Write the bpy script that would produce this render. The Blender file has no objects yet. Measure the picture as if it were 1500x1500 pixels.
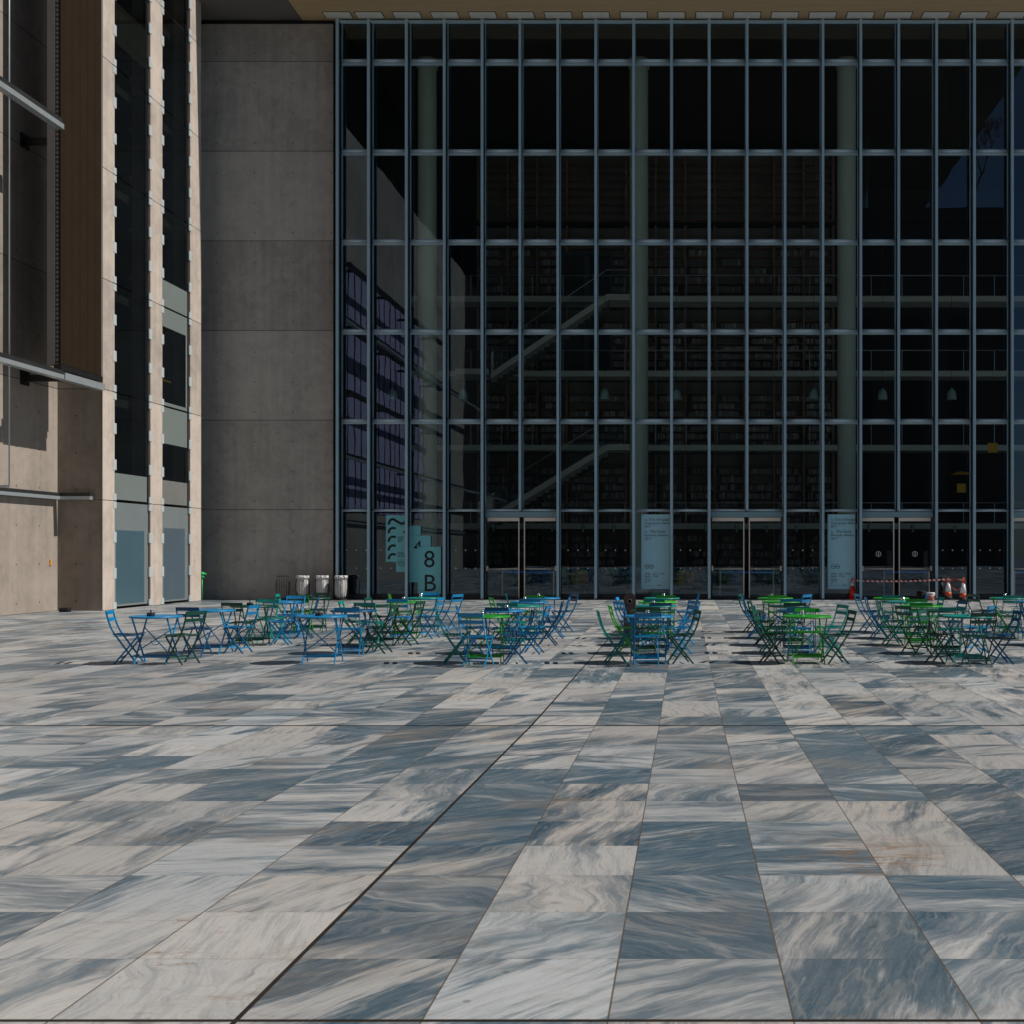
import bpy, math, random
from mathutils import Vector, Matrix
R = math.radians
random.seed(11)
scene = bpy.context.scene
col = scene.collection

# ------------------------------------------------------------------ camera model
F = 1700.0; CX = 1005.0; CY = 808.0; EYE = 1.75
def X(px, Y): return (px - CX) * Y / F
def Z(py, Y): return EYE + (CY - py) * Y / F

# ------------------------------------------------------------------ materials
def new_mat(name):
    m = bpy.data.materials.new(name); m.use_nodes = True
    nt = m.node_tree; nt.nodes.clear()
    out = nt.nodes.new('ShaderNodeOutputMaterial')
    return m, nt, out
class NT:
    def __init__(s, nt): s.nt = nt
    def n(s, t, **kw):
        nd = s.nt.nodes.new(t)
        for k, v in kw.items(): setattr(nd, k, v)
        return nd
    def link(s, a, b): s.nt.links.new(a, b)
    def inp(s, node, i, v):
        if v is None: return
        if hasattr(v, 'is_output'): s.link(v, node.inputs[i])
        else: node.inputs[i].default_value = v
    def math(s, op, a, b=None, c=None, clamp=False):
        nd = s.n('ShaderNodeMath', operation=op); nd.use_clamp = clamp
        s.inp(nd, 0, a); s.inp(nd, 1, b); s.inp(nd, 2, c)
        return nd.outputs[0]
    def vmath(s, op, a, b=None, out=0):
        nd = s.n('ShaderNodeVectorMath', operation=op)
        s.inp(nd, 0, a); s.inp(nd, 1, b)
        return nd.outputs[out]
    def scale(s, v, f):
        nd = s.n('ShaderNodeVectorMath', operation='SCALE'); s.link(v, nd.inputs[0]); s.inp(nd, 'Scale', f); return nd.outputs[0]
    def comb(s, x, y, z):
        nd = s.n('ShaderNodeCombineXYZ'); s.inp(nd, 0, x); s.inp(nd, 1, y); s.inp(nd, 2, z); return nd.outputs[0]
    def sep(s, v):
        nd = s.n('ShaderNodeSeparateXYZ'); s.link(v, nd.inputs[0]); return nd.outputs
    def noise(s, v, scale, detail=4, rough=.55, dist=0.0):
        nd = s.n('ShaderNodeTexNoise'); s.link(v, nd.inputs['Vector'])
        nd.inputs['Scale'].default_value = scale; nd.inputs['Detail'].default_value = detail
        nd.inputs['Roughness'].default_value = rough; nd.inputs['Distortion'].default_value = dist
        return nd.outputs['Fac']
    def mix(s, f, a, b, mode='MIX'):
        nd = s.n('ShaderNodeMix', data_type='RGBA', blend_type=mode)
        s.inp(nd, 0, f); s.inp(nd, 6, a); s.inp(nd, 7, b); return nd.outputs[2]
    def mixf(s, f, a, b):
        nd = s.n('ShaderNodeMix', data_type='FLOAT'); s.inp(nd, 0, f); s.inp(nd, 2, a); s.inp(nd, 3, b); return nd.outputs[0]
    def step(s, v, lo, hi, a=0.0, b=1.0):
        nd = s.n('ShaderNodeMapRange', interpolation_type='SMOOTHSTEP')
        s.inp(nd, 0, v); s.inp(nd, 1, lo); s.inp(nd, 2, hi); s.inp(nd, 3, a); s.inp(nd, 4, b); return nd.outputs[0]
    def pos(s): return s.n('ShaderNodeNewGeometry').outputs['Position']
    def bsdf(s, out, color, rough=.5, metal=0.0, spec=.5, bump=None, bstr=.2, bdist=.02):
        p = s.n('ShaderNodeBsdfPrincipled')
        s.inp(p, 'Base Color', color); s.inp(p, 'Roughness', rough); s.inp(p, 'Metallic', metal)
        p.inputs['Specular IOR Level'].default_value = spec
        if bump is not None:
            b = s.n('ShaderNodeBump'); b.inputs['Strength'].default_value = bstr; b.inputs['Distance'].default_value = bdist
            s.link(bump, b.inputs['Height']); s.link(b.outputs[0], p.inputs['Normal'])
        s.link(p.outputs[0], out.inputs[0]); return p
def c4(r, g, b): return (r, g, b, 1)

def plain(name, rgb, rough=.5, metal=0.0, var=.12, scale=6.0, spec=.5):
    m, nt, out = new_mat(name); t = NT(nt)
    tc = t.n('ShaderNodeTexCoord').outputs['Object']
    oi = t.n('ShaderNodeObjectInfo').outputs['Random']
    n1 = t.noise(t.vmath('ADD', tc, t.scale(t.comb(oi, oi, oi), 17.0)), scale, 5)
    d = tuple(v * (1 - var * 2) for v in rgb); l = tuple(min(1, v * (1 + var * 2)) for v in rgb)
    colr = t.mix(n1, c4(*d), c4(*l))
    t.bsdf(out, colr, t.mixf(n1, rough * .85, min(1, rough * 1.15)), metal, spec, bump=t.noise(tc, scale * 12, 3), bstr=.04)
    return m

def concrete(name, axis='Y', rgb=(.42, .37, .325), u0=0.0, upitch=1.2, vert=0.0, v0=0.0, holes=True, zlev=3.283, dots=1.0):
    """cast concrete with panel joints every storey, tie holes, blotches and rain streaks"""
    m, nt, out = new_mat(name); t = NT(nt)
    p = t.pos(); s = t.sep(p)
    u = s[1] if axis == 'Y' else s[0]; z = s[2]
    uv = t.comb(u, z, 0.0)
    big = t.noise(uv, .55, 5, .6, .6)
    streak = t.noise(t.comb(t.math('MULTIPLY', u, 5.0), t.math('MULTIPLY', z, .22), 3.1), 1.0, 5, .6)
    fine = t.noise(uv, 24.0, 4, .6)
    cloud = t.noise(uv, 2.6, 5, .65, .8)
    # tone differs from panel to panel
    w = t.n('ShaderNodeTexWhiteNoise', noise_dimensions='2D')
    row = t.math('FLOOR', t.math('DIVIDE', z, zlev))
    pu = t.math('FLOOR', t.math('DIVIDE', t.math('SUBTRACT', u, v0), vert if vert else 400.0))
    t.link(t.comb(row, pu, 0.0), w.inputs['Vector'])
    f = t.math('ADD', t.math('MULTIPLY', big, .55), t.math('MULTIPLY', streak, .35))
    f = t.math('ADD', f, t.math('MULTIPLY', cloud, .45))
    f = t.math('ADD', f, t.math('MULTIPLY', t.math('SUBTRACT', w.outputs['Value'], .5), .22))
    f = t.step(f, .35, 1.0)
    dk = tuple(v * .62 for v in rgb); lt = tuple(v * 1.26 for v in rgb)
    colr = t.mix(f, c4(*dk), c4(*lt))
    colr = t.mix(t.math('MULTIPLY', fine, .25), colr, c4(*(v * .7 for v in rgb)))
    # joints
    dz = t.math('ABSOLUTE', t.math('SUBTRACT', t.math('FRACT', t.math('ADD', t.math('DIVIDE', z, zlev), .5)), .5))
    j = t.step(dz, .0022, .0042, 1.0, 0.0)
    if vert:
        du = t.math('ABSOLUTE', t.math('SUBTRACT', t.math('FRACT', t.math('ADD', t.math('DIVIDE', t.math('SUBTRACT', u, v0), vert), .5)), .5))
        j = t.math('MAXIMUM', j, t.step(du, .006 / vert, .012 / vert, 1.0, 0.0))
    hole = j
    if holes:
        hu = t.math('MULTIPLY', t.math('SUBTRACT', t.math('FRACT', t.math('DIVIDE', t.math('SUBTRACT', u, u0), upitch)), .5), upitch)
        hz = t.math('MULTIPLY', t.math('SUBTRACT', t.math('FRACT', t.math('DIVIDE', t.math('ADD', z, .25), zlev / 3)), .5), zlev / 3)
        d = t.math('SQRT', t.math('ADD', t.math('MULTIPLY', hu, hu), t.math('MULTIPLY', hz, hz)))
        h = t.step(d, .022, .034, .8 * dots, 0.0)
        hole = t.math('MAXIMUM', j, h)
    colr = t.mix(hole, colr, c4(.05, .04, .035))
    hgt = t.math('SUBTRACT', t.math('MULTIPLY', fine, .06), hole)
    t.bsdf(out, colr, .72, 0, .3, bump=hgt, bstr=.35, bdist=.01)
    return m

def paving_mat():
    m, nt, out = new_mat('marble_paving'); t = NT(nt)
    p = t.pos(); s = t.sep(p)
    TU, TV = .6423, .6383
    u = t.math('DIVIDE', t.math('ADD', s[0], .271), TU)
    v = t.math('DIVIDE', t.math('SUBTRACT', s[1], 4.007), TV)
    iu = t.math('FLOOR', u); iv = t.math('FLOOR', v)
    wc = t.n('ShaderNodeTexWhiteNoise', noise_dimensions='1D'); t.link(iu, wc.inputs['W'])
    run = t.math('FLOOR', t.math('ADD', t.math('DIVIDE', iv, 2.6), t.math('MULTIPLY', wc.outputs['Value'], 9.0)))
    w = t.n('ShaderNodeTexWhiteNoise', noise_dimensions='2D'); t.link(t.comb(iu, run, 0.0), w.inputs['Vector'])
    rnd = t.sep(w.outputs['Color']); r1, r2, r3 = rnd[0], rnd[1], rnd[2]; wr = w.outputs['Value']
    w2 = t.n('ShaderNodeTexWhiteNoise', noise_dimensions='2D'); t.link(t.comb(t.math('ADD', iu, 71.3), t.math('ADD', iv, 13.7), 0.0), w2.inputs['Vector'])
    q = t.sep(w2.outputs['Color']); q1, q2, q3 = q[0], q[1], q[2]
    # slabs cut in runs from one block: the run keeps its vein direction
    # (one slab in seven is turned the other way)
    turn = t.math('MULTIPLY', t.math('GREATER_THAN', q2, .86), 1.1)
    ang = t.math('SUBTRACT', t.math('ADD', t.math('MULTIPLY', t.math('SUBTRACT', r1, .5), 1.25), 1.12), turn)
    ca = t.math('COSINE', ang); sa = t.math('SINE', ang)
    lx = t.math('ADD', t.math('MULTIPLY', s[0], ca), t.math('MULTIPLY', s[1], sa))
    ly = t.math('SUBTRACT', t.math('MULTIPLY', s[1], ca), t.math('MULTIPLY', s[0], sa))
    off = t.math('MULTIPLY', r2, 97.0)
    base = t.comb(lx, ly, off)
    warp = t.n('ShaderNodeTexNoise'); t.link(base, warp.inputs['Vector'])
    warp.inputs['Scale'].default_value = 1.7; warp.inputs['Detail'].default_value = 4
    wv = t.scale(t.vmath('SUBTRACT', warp.outputs['Color'], (.5, .5, .5)), t.mixf(t.math('POWER', q3, 3.0), .06, .75))
    bw = t.vmath('ADD', base, wv)
    band = t.noise(t.vmath('MULTIPLY', bw, (1.0, 4.5, 1.0)), .8, 5, .6, .1)
    vein = t.noise(t.vmath('MULTIPLY', bw, (1.0, 9.0, 1.0)), 2.2, 6, .66, .1)
    hair = t.noise(t.vmath('MULTIPLY', bw, (1.0, 16.0, 1.0)), 5.0, 5, .7)
    fine = t.noise(t.vmath('MULTIPLY', base, (1.0, 3.0, 1.0)), 26.0, 4, .7)
    tone = t.math('ADD', t.math('ADD', t.math('MULTIPLY', band, .8), t.math('MULTIPLY', vein, .35)), t.math('MULTIPLY', hair, .18))
    # how much of a slab is dark
    area = t.noise(t.comb(s[0], s[1], 4.4), .22, 3, .6)
    pick = t.math('ADD', t.math('ADD', t.math('MULTIPLY', q1, .42), t.math('MULTIPLY', wr, .42)), t.math('MULTIPLY', t.math('SUBTRACT', area, .5), -.9))
    thr = t.mixf(t.math('ADD', pick, .06), .47, .90)
    soft = t.mixf(q3, .06, .18)
    k = t.step(tone, t.math('SUBTRACT', thr, soft), t.math('ADD', thr, soft))
    warm = t.mix(t.math('ADD', t.math('MULTIPLY', q2, .5), t.math('MULTIPLY', r3, .5)), c4(.53, .505, .475), c4(.42, .465, .50))
    warm = t.mix(t.math('MULTIPLY', t.step(vein, .43, .70), .55), warm, c4(.235, .265, .285))
    warm = t.mix(t.math('MULTIPLY', t.step(hair, .52, .68), .5), warm, c4(.255, .225, .19))
    warm = t.mix(t.math('MULTIPLY', t.step(fine, .45, .75), .3), warm, c4(.54, .535, .52))
    dark = t.mix(t.math('POWER', r3, .7), c4(.005, .046, .090), c4(.046, .104, .150))
    dark = t.mix(t.math('MULTIPLY', t.step(vein, .38, .68), .75), dark, c4(.125, .18, .225))
    dark = t.mix(t.math('MULTIPLY', t.step(hair, .48, .72), .6), dark, c4(.20, .25, .285))
    dark = t.mix(t.math('MULTIPLY', t.step(fine, .5, .8), .35), dark, c4(.30, .34, .365))
    seam = t.math('ABSOLUTE', t.math('SUBTRACT', t.noise(t.vmath('MULTIPLY', bw, (1.0, 5.0, 1.0)), .7, 4, .55, .1), .5))
    dark = t.mix(t.step(seam, .002, .022, .3, 0.0), dark, c4(.40, .40, .38))
    colr = t.mix(k, warm, dark)
    lev = t.mixf(r2, .80, 1.06)
    colr = t.mix(1.0, colr, t.comb(lev, lev, lev), 'MULTIPLY')
    grain = t.noise(p, 140.0, 3, .7)
    colr = t.mix(t.math('MULTIPLY', t.step(grain, .5, .72), .22), colr, c4(.16, .165, .165))
    # soiling that ignores the slabs: brown scuffs, spots, walked-in grey
    soil = t.noise(t.vmath('MULTIPLY', p, (1.0, 1.6, 1.0)), .55, 8, .72, .7)
    colr = t.mix(t.step(soil, .50, .72, 0.0, .6), colr, c4(.21, .165, .12))
    rust = t.n('ShaderNodeVectorMath', operation='DISTANCE')
    rust.inputs[1].default_value = (.98, 6.35, 0)
    t.link(t.vmath('MULTIPLY', t.vmath('ADD', p, t.scale(wv, .35)), (1.0, 1.0, 0.0)), rust.inputs[0])
    rk = t.math('MULTIPLY', t.step(rust.outputs['Value'], .1, .62, .85, 0.0), t.step(t.noise(t.vmath('MULTIPLY', p, (1.0, 3.4, 1.0)), 7.0, 6, .7, 1.0), .46, .62))
    colr = t.mix(rk, colr, c4(.22, .12, .05))
    grime = t.noise(p, .16, 4, .6)
    colr = t.mix(t.step(grime, .4, .68, 0.0, .32), colr, c4(.21, .215, .22))
    sp = t.n('ShaderNodeTexVoronoi'); sp.inputs['Scale'].default_value = 3.4; t.link(p, sp.inputs['Vector'])
    colr = t.mix(t.step(sp.outputs['Distance'], .03, .07, .45, 0.0), colr, c4(.07, .06, .05))
    smk = t.step(t.noise(p, .7, 3, .6), .52, .66)
    sm2 = t.step(t.noise(t.vmath('MULTIPLY', p, (1.0, 2.6, 1.0)), 5.5, 7, .74, .9), .53, .66)
    colr = t.mix(t.math('MULTIPLY', t.math('MULTIPLY', smk, sm2), .6), colr, c4(.20, .135, .085))
    gum = t.n('ShaderNodeTexVoronoi'); gum.inputs['Scale'].default_value = 1.3; t.link(t.vmath('ADD', p, t.scale(wv, .02)), gum.inputs['Vector'])
    colr = t.mix(t.step(gum.outputs['Distance'], .022, .034, .6, 0.0), colr, c4(.09, .085, .08))
    # joints: fine between slabs, wide every twelve slabs
    fu = t.math('ABSOLUTE', t.math('SUBTRACT', t.math('FRACT', t.math('ADD', u, .5)), .5))
    fv = t.math('ABSOLUTE', t.math('SUBTRACT', t.math('FRACT', t.math('ADD', v, .5)), .5))
    jt = t.math('MAXIMUM', t.step(fu, .004, .0075, .85, 0.0), t.step(fv, .002, .0045, .5, 0.0))
    wu = t.math('ABSOLUTE', t.math('SUBTRACT', t.math('FRACT', t.math('ADD', t.math('DIVIDE', t.math('ADD', u, 2.0), 12.0), .5)), .5))
    wvv = t.math('ABSOLUTE', t.math('SUBTRACT', t.math('FRACT', t.math('ADD', t.math('DIVIDE', v, 12.0), .5)), .5))
    wj = t.math('MAXIMUM', t.step(wu, .0011, .0016, 1.0, 0.0), t.step(wvv, .0012, .0019, 1.0, 0.0))
    wj = t.math('MAXIMUM', wj, t.step(t.math('ABSOLUTE', t.math('SUBTRACT', s[1], 11.667)), .024, .040, 1.0, 0.0))
    jn = t.noise(p, 9.0, 4)
    colr = t.mix(jt, colr, t.mix(jn, c4(.05, .04, .03), c4(.15, .11, .075)))
    colr = t.mix(wj, colr, t.mix(jn, c4(.010, .009, .008), c4(.045, .032, .024)))
    rough = t.math('ADD', t.mixf(k, .42, .34), t.math('MULTIPLY', t.step(soil, .4, .7), .22))
    tilt = t.math('ADD', t.math('MULTIPLY', fine, .05), t.math('MULTIPLY', t.math('MAXIMUM', jt, wj), -1.0))
    t.bsdf(out, colr, rough, 0, .22, bump=tilt, bstr=.25, bdist=.004)
    return m

def glass_mat(name, tint=(.82, .9, .9), ior=1.5, gain=1.0, rough=0.0):
    m, nt, out = new_mat(name); t = NT(nt)
    fr = t.n('ShaderNodeFresnel'); fr.inputs['IOR'].default_value = ior
    g = t.n('ShaderNodeNewGeometry')
    fac = t.math('MULTIPLY', t.math('MULTIPLY', fr.outputs[0], gain), t.math('SUBTRACT', 1.0, g.outputs['Backfacing']), clamp=True)
    tr = t.n('ShaderNodeBsdfTransparent'); tr.inputs[0].default_value = c4(*tint)
    bp = t.n('ShaderNodeBump'); bp.inputs['Strength'].default_value = .35; bp.inputs['Distance'].default_value = .004
    oi = t.n('ShaderNodeObjectInfo').outputs['Random']
    t.link(t.noise(t.vmath('ADD', t.vmath('MULTIPLY', g.outputs['Position'], (1.0, 1.0, .45)), t.scale(t.comb(oi, oi, oi), 40.0)), .8, 2), bp.inputs['Height'])
    gl = t.n('ShaderNodeBsdfGlossy'); t.link(bp.outputs[0], gl.inputs['Normal']); gl.inputs[0].default_value = c4(.62, .82, 1); gl.inputs['Roughness'].default_value = rough
    mx = t.n('ShaderNodeMixShader'); t.link(fac, mx.inputs[0]); t.link(tr.outputs[0], mx.inputs[1]); t.link(gl.outputs[0], mx.inputs[2])
    t.link(mx.outputs[0], out.inputs[0]); return m

def soffit_mat():
    m, nt, out = new_mat('soffit_boards'); t = NT(nt)
    p = t.pos()
    a = t.noise(t.vmath('MULTIPLY', p, (.35, 9.0, 1.0)), 1.0, 6, .65)
    b = t.noise(t.vmath('MULTIPLY', p, (2.0, 26.0, 1.0)), 1.0, 4, .6)
    c = t.mix(a, c4(.42, .29, .15), c4(.74, .57, .35))
    c = t.mix(t.math('MULTIPLY', b, .4), c, c4(.22, .155, .09))
    t.bsdf(out, c, .65, 0, .3, bump=b, bstr=.2); return m

def mesh_fabric():
    m, nt, out = new_mat('woven_screen_fabric'); t = NT(nt)
    p = t.pos(); s = t.sep(p)
    d1 = t.math('SINE', t.math('MULTIPLY', t.math('ADD', s[1], s[2]), 120.0))
    d2 = t.math('SINE', t.math('MULTIPLY', t.math('SUBTRACT', s[2], s[1]), 120.0))
    wv = t.math('MULTIPLY', t.math('ADD', t.math('ADD', d1, d2), 2.0), .25)
    pl = t.math('ABSOLUTE', t.math('SUBTRACT', t.math('FRACT', t.math('DIVIDE', s[1], .42)), .5))
    n = t.noise(p, 1.3, 5)
    c = t.mix(n, c4(.022, .0145, .009), c4(.036, .025, .0155))
    c = t.mix(t.math('MULTIPLY', wv, .5), c, c4(.012, .008, .006))
    c = t.mix(t.step(pl, .015, .04, .8, 0.0), c, c4(.008, .006, .005))
    t.bsdf(out, c, .9, 0, .05, bump=wv, bstr=.3); return m

def stripes(name, axis, pitch, a, b, rough=.5):
    m, nt, out = new_mat(name); t = NT(nt)
    s = t.sep(t.n('ShaderNodeTexCoord').outputs['Object'])
    f = t.math('FRACT', t.math('DIVIDE', t.math('ADD', s[axis], t.math('MULTIPLY', s[2], .6)), pitch))
    k = t.step(f, .47, .53)
    t.bsdf(out, t.mix(k, c4(*a), c4(*b)), rough, 0, .5); return m

def books_mat():
    m, nt, out = new_mat('book_spines'); t = NT(nt)
    r = t.n('ShaderNodeNewGeometry').outputs['Random Per Island']
    cr = t.n('ShaderNodeValToRGB'); e = cr.color_ramp; e.interpolation = 'CONSTANT'
    cols = [(.03, .025, .02), (.12, .06, .04), (.05, .07, .09), (.3, .27, .22), (.02, .02, .025), (.10, .09, .07), (.2, .05, .03), (.04, .06, .05), (.42, .4, .36), (.06, .04, .03)]
    while len(e.elements) < len(cols): e.elements.new(.5)
    for i, cc in enumerate(cols): e.elements[i].position = i / len(cols); e.elements[i].color = c4(*cc)
    t.link(r, cr.inputs[0]); t.bsdf(out, t.mix(.35, cr.outputs[0], c4(.5, .5, .48)), .6, 0, .3); return m

def bag_mat():
    m, nt, out = new_mat('clear_plastic_bag'); t = NT(nt)
    tc = t.n('ShaderNodeTexCoord').outputs['Object']
    n = t.noise(t.vmath('MULTIPLY', tc, (14.0, 14.0, 1.6)), 1.0, 5, .6, .6)
    c = t.mix(n, c4(.55, .54, .55), c4(.86, .85, .86))
    t.bsdf(out, c, .28, 0, .6, bump=n, bstr=.8, bdist=.03); return m

M = {}
M['paving'] = paving_mat()
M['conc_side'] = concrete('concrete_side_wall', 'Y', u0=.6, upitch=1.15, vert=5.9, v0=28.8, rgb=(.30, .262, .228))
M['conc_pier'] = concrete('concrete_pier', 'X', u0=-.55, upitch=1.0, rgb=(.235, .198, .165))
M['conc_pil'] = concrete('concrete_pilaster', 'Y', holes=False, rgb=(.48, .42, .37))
M['conc_back'] = concrete('concrete_back_wall', 'X', u0=.3, upitch=1.4, rgb=(.43, .405, .375), dots=.8)
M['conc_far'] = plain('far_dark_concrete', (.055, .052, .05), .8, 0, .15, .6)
M['conc_dark'] = plain('dark_concrete', (.30, .28, .255), .8, 0, .15, .6)
M['soffit'] = soffit_mat()
M['soffit_grey'] = plain('grey_soffit_panel', (.14, .13, .125), .7, 0, .12, .8)
M['steel_blue'] = plain('blue_grey_mullion_paint', (.34, .52, .63), .35, 0, .08, 1.5)
M['steel_light'] = plain('brushed_transom', (.52, .68, .77), .25, .1, .05, 2.0)
M['steel_warm'] = plain('door_steel', (.86, .78, .70), .4, .15, .04, 3)
M['door_grey'] = plain('door_header_paint', (.22, .36, .43), .4, 0, .05, 2)
M['sill_dark'] = plain('dark_sill', (.05, .055, .065), .5, .2, .1, 2)
M['black'] = plain('black_metal', (.012, .012, .013), .5, .2, .1, 5)
M['glass'] = glass_mat('clear_facade_glass', (.92, .96, .95), 1.5, 2.7)
M['glass_side'] = glass_mat('dark_window_glass', (.55, .56, .53), 1.5, 1.0)
M['frost'] = plain('frosted_glass', (.17, .205, .215), .25, 0, .06, 1.2)
M['frost_blue'] = plain('blue_back_panel', (.055, .108, .14), .3, 0, .06, .8)
M['frost_blue2'] = plain('slate_back_panel', (.078, .112, .142), .3, 0, .06, .8)
M['spandrel'] = plain('white_spandrel', (.165, .195, .19), .35, 0, .05, 1)
M['spandrel_grey'] = plain('grey_spandrel', (.17, .175, .17), .5, 0, .1, 1)
M['spandrel_dark'] = plain('dark_spandrel', (.07, .073, .072), .5, 0, .1, 1)
M['clip'] = plain('steel_clip', (.62, .68, .69), .35, .3, .05, 5)
M['alu'] = plain('anodised_rail', (.42, .47, .5), .35, .5, .06, 3)
M['alu_dark'] = plain('dark_rail', (.03, .032, .034), .5, .3, .1, 3)
M['grey_bar'] = plain('grey_screen_edge', (.16, .16, .165), .5, .2, .1, 2)
M['fabric'] = mesh_fabric()
M['slot'] = plain('soffit_slot_panel', (.80, .81, .76), .6, 0, .08, 3)
M['column'] = plain('pale_green_column_paint', (.50, .58, .50), .45, 0, .05, 1)
M['slab'] = plain('pale_walkway_edge', (.50, .54, .48), .5, 0, .05, 1)
M['wood'] = plain('brown_bookcase_wood', (.20, .125, .08), .55, 0, .2, 2)
M['back_panel'] = plain('grey_bookcase_back', (.17, .155, .14), .7, 0, .15, 1)
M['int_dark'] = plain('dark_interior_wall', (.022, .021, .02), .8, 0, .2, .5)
M['int_floor'] = plain('interior_floor', (.10, .095, .09), .3, 0, .1, 1)
M['teal_door'] = plain('teal_inner_door', (.03, .06, .065), .4, 0, .1, 2)
M['lamp'] = plain('grey_green_lamp_shade', (.27, .40, .39), .4, 0, .05, 4)
M['books'] = books_mat()
M['ladder'] = stripes('slatted_edge', 2, .2, (.01, .01, .01), (.10, .10, .10))
M['banner'] = plain('pale_blue_banner', (.44, .80, .95), .55, 0, .02, 2)
M['board'] = plain('pale_teal_board', (.20, .62, .70), .5, 0, .04, 2)
M['ink'] = plain('black_lettering', (.012, .014, .018), .6, 0, .05, 5)
M['inkred'] = plain('plum_lettering', (.10, .04, .07), .6, 0, .05, 5)
M['white'] = plain('white_marks', (.75, .77, .78), .5, 0, .03, 5)
M['cone_red'] = plain('red_cone_plastic', (.86, .035, .010), .45, 0, .06, 8)
M['cone_orange'] = plain('orange_cone_plastic', (.62, .095, .03), .5, 0, .12, 8)
M['cone_white'] = plain('white_cone_sleeve', (.72, .74, .76), .4, 0, .06, 8)
M['rubber'] = plain('dark_rubber', (.035, .032, .03), .8, 0, .15, 8)
M['tape'] = stripes('red_white_tape', 0, .17, (.75, .74, .74), (.62, .03, .03))
M['belt'] = plain('blue_belt', (.02, .20, .80), .5, 0, .05, 5)
M['bucket'] = plain('pink_bucket_label', (.62, .22, .19), .5, 0, .15, 10)
M['bag'] = bag_mat()
M['brown'] = plain('brown_board', (.085, .055, .045), .55, 0, .15, 5)
M['yellow'] = plain('yellow_plastic', (.62, .36, .02), .45, 0, .06, 4)
M['greenplastic'] = plain('bright_green_plastic', (.02, .45, .10), .45, 0, .06, 8)
M['china'] = plain('dark_glazed_ashtray', (.03, .032, .038), .18, 0, .1, 10)
M['silver'] = plain('shiny_steel', (.72, .74, .76), .12, .9, .04, 8)
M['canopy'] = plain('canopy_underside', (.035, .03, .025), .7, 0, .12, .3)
M['bark'] = plain('bare_bark', (.10, .08, .06), .9, 0, .2, 3)
M['orange'] = plain('orange_plate', (.6, .27, .06), .5, 0, .1, 5)
PAINT = {
 'B': ('blue',       (.003, .21, .46)),
 'N': ('navy',       (.002, .082, .20)),
 'S': ('sky blue',   (.012, .33, .74)),
 'T': ('teal',       (.003, .25, .22)),
 'D': ('dark green', (.004, .062, .042)),
 'G': ('green',      (.018, .30, .022)),
 'L': ('lime green', (.06, .48, .025)),
}
for k_, (nm, rgb) in PAINT.items(): M['paint' + k_] = plain(nm.replace(' ', '_') + '_powder_coat', rgb, .38, 0, .10, 14)

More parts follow.
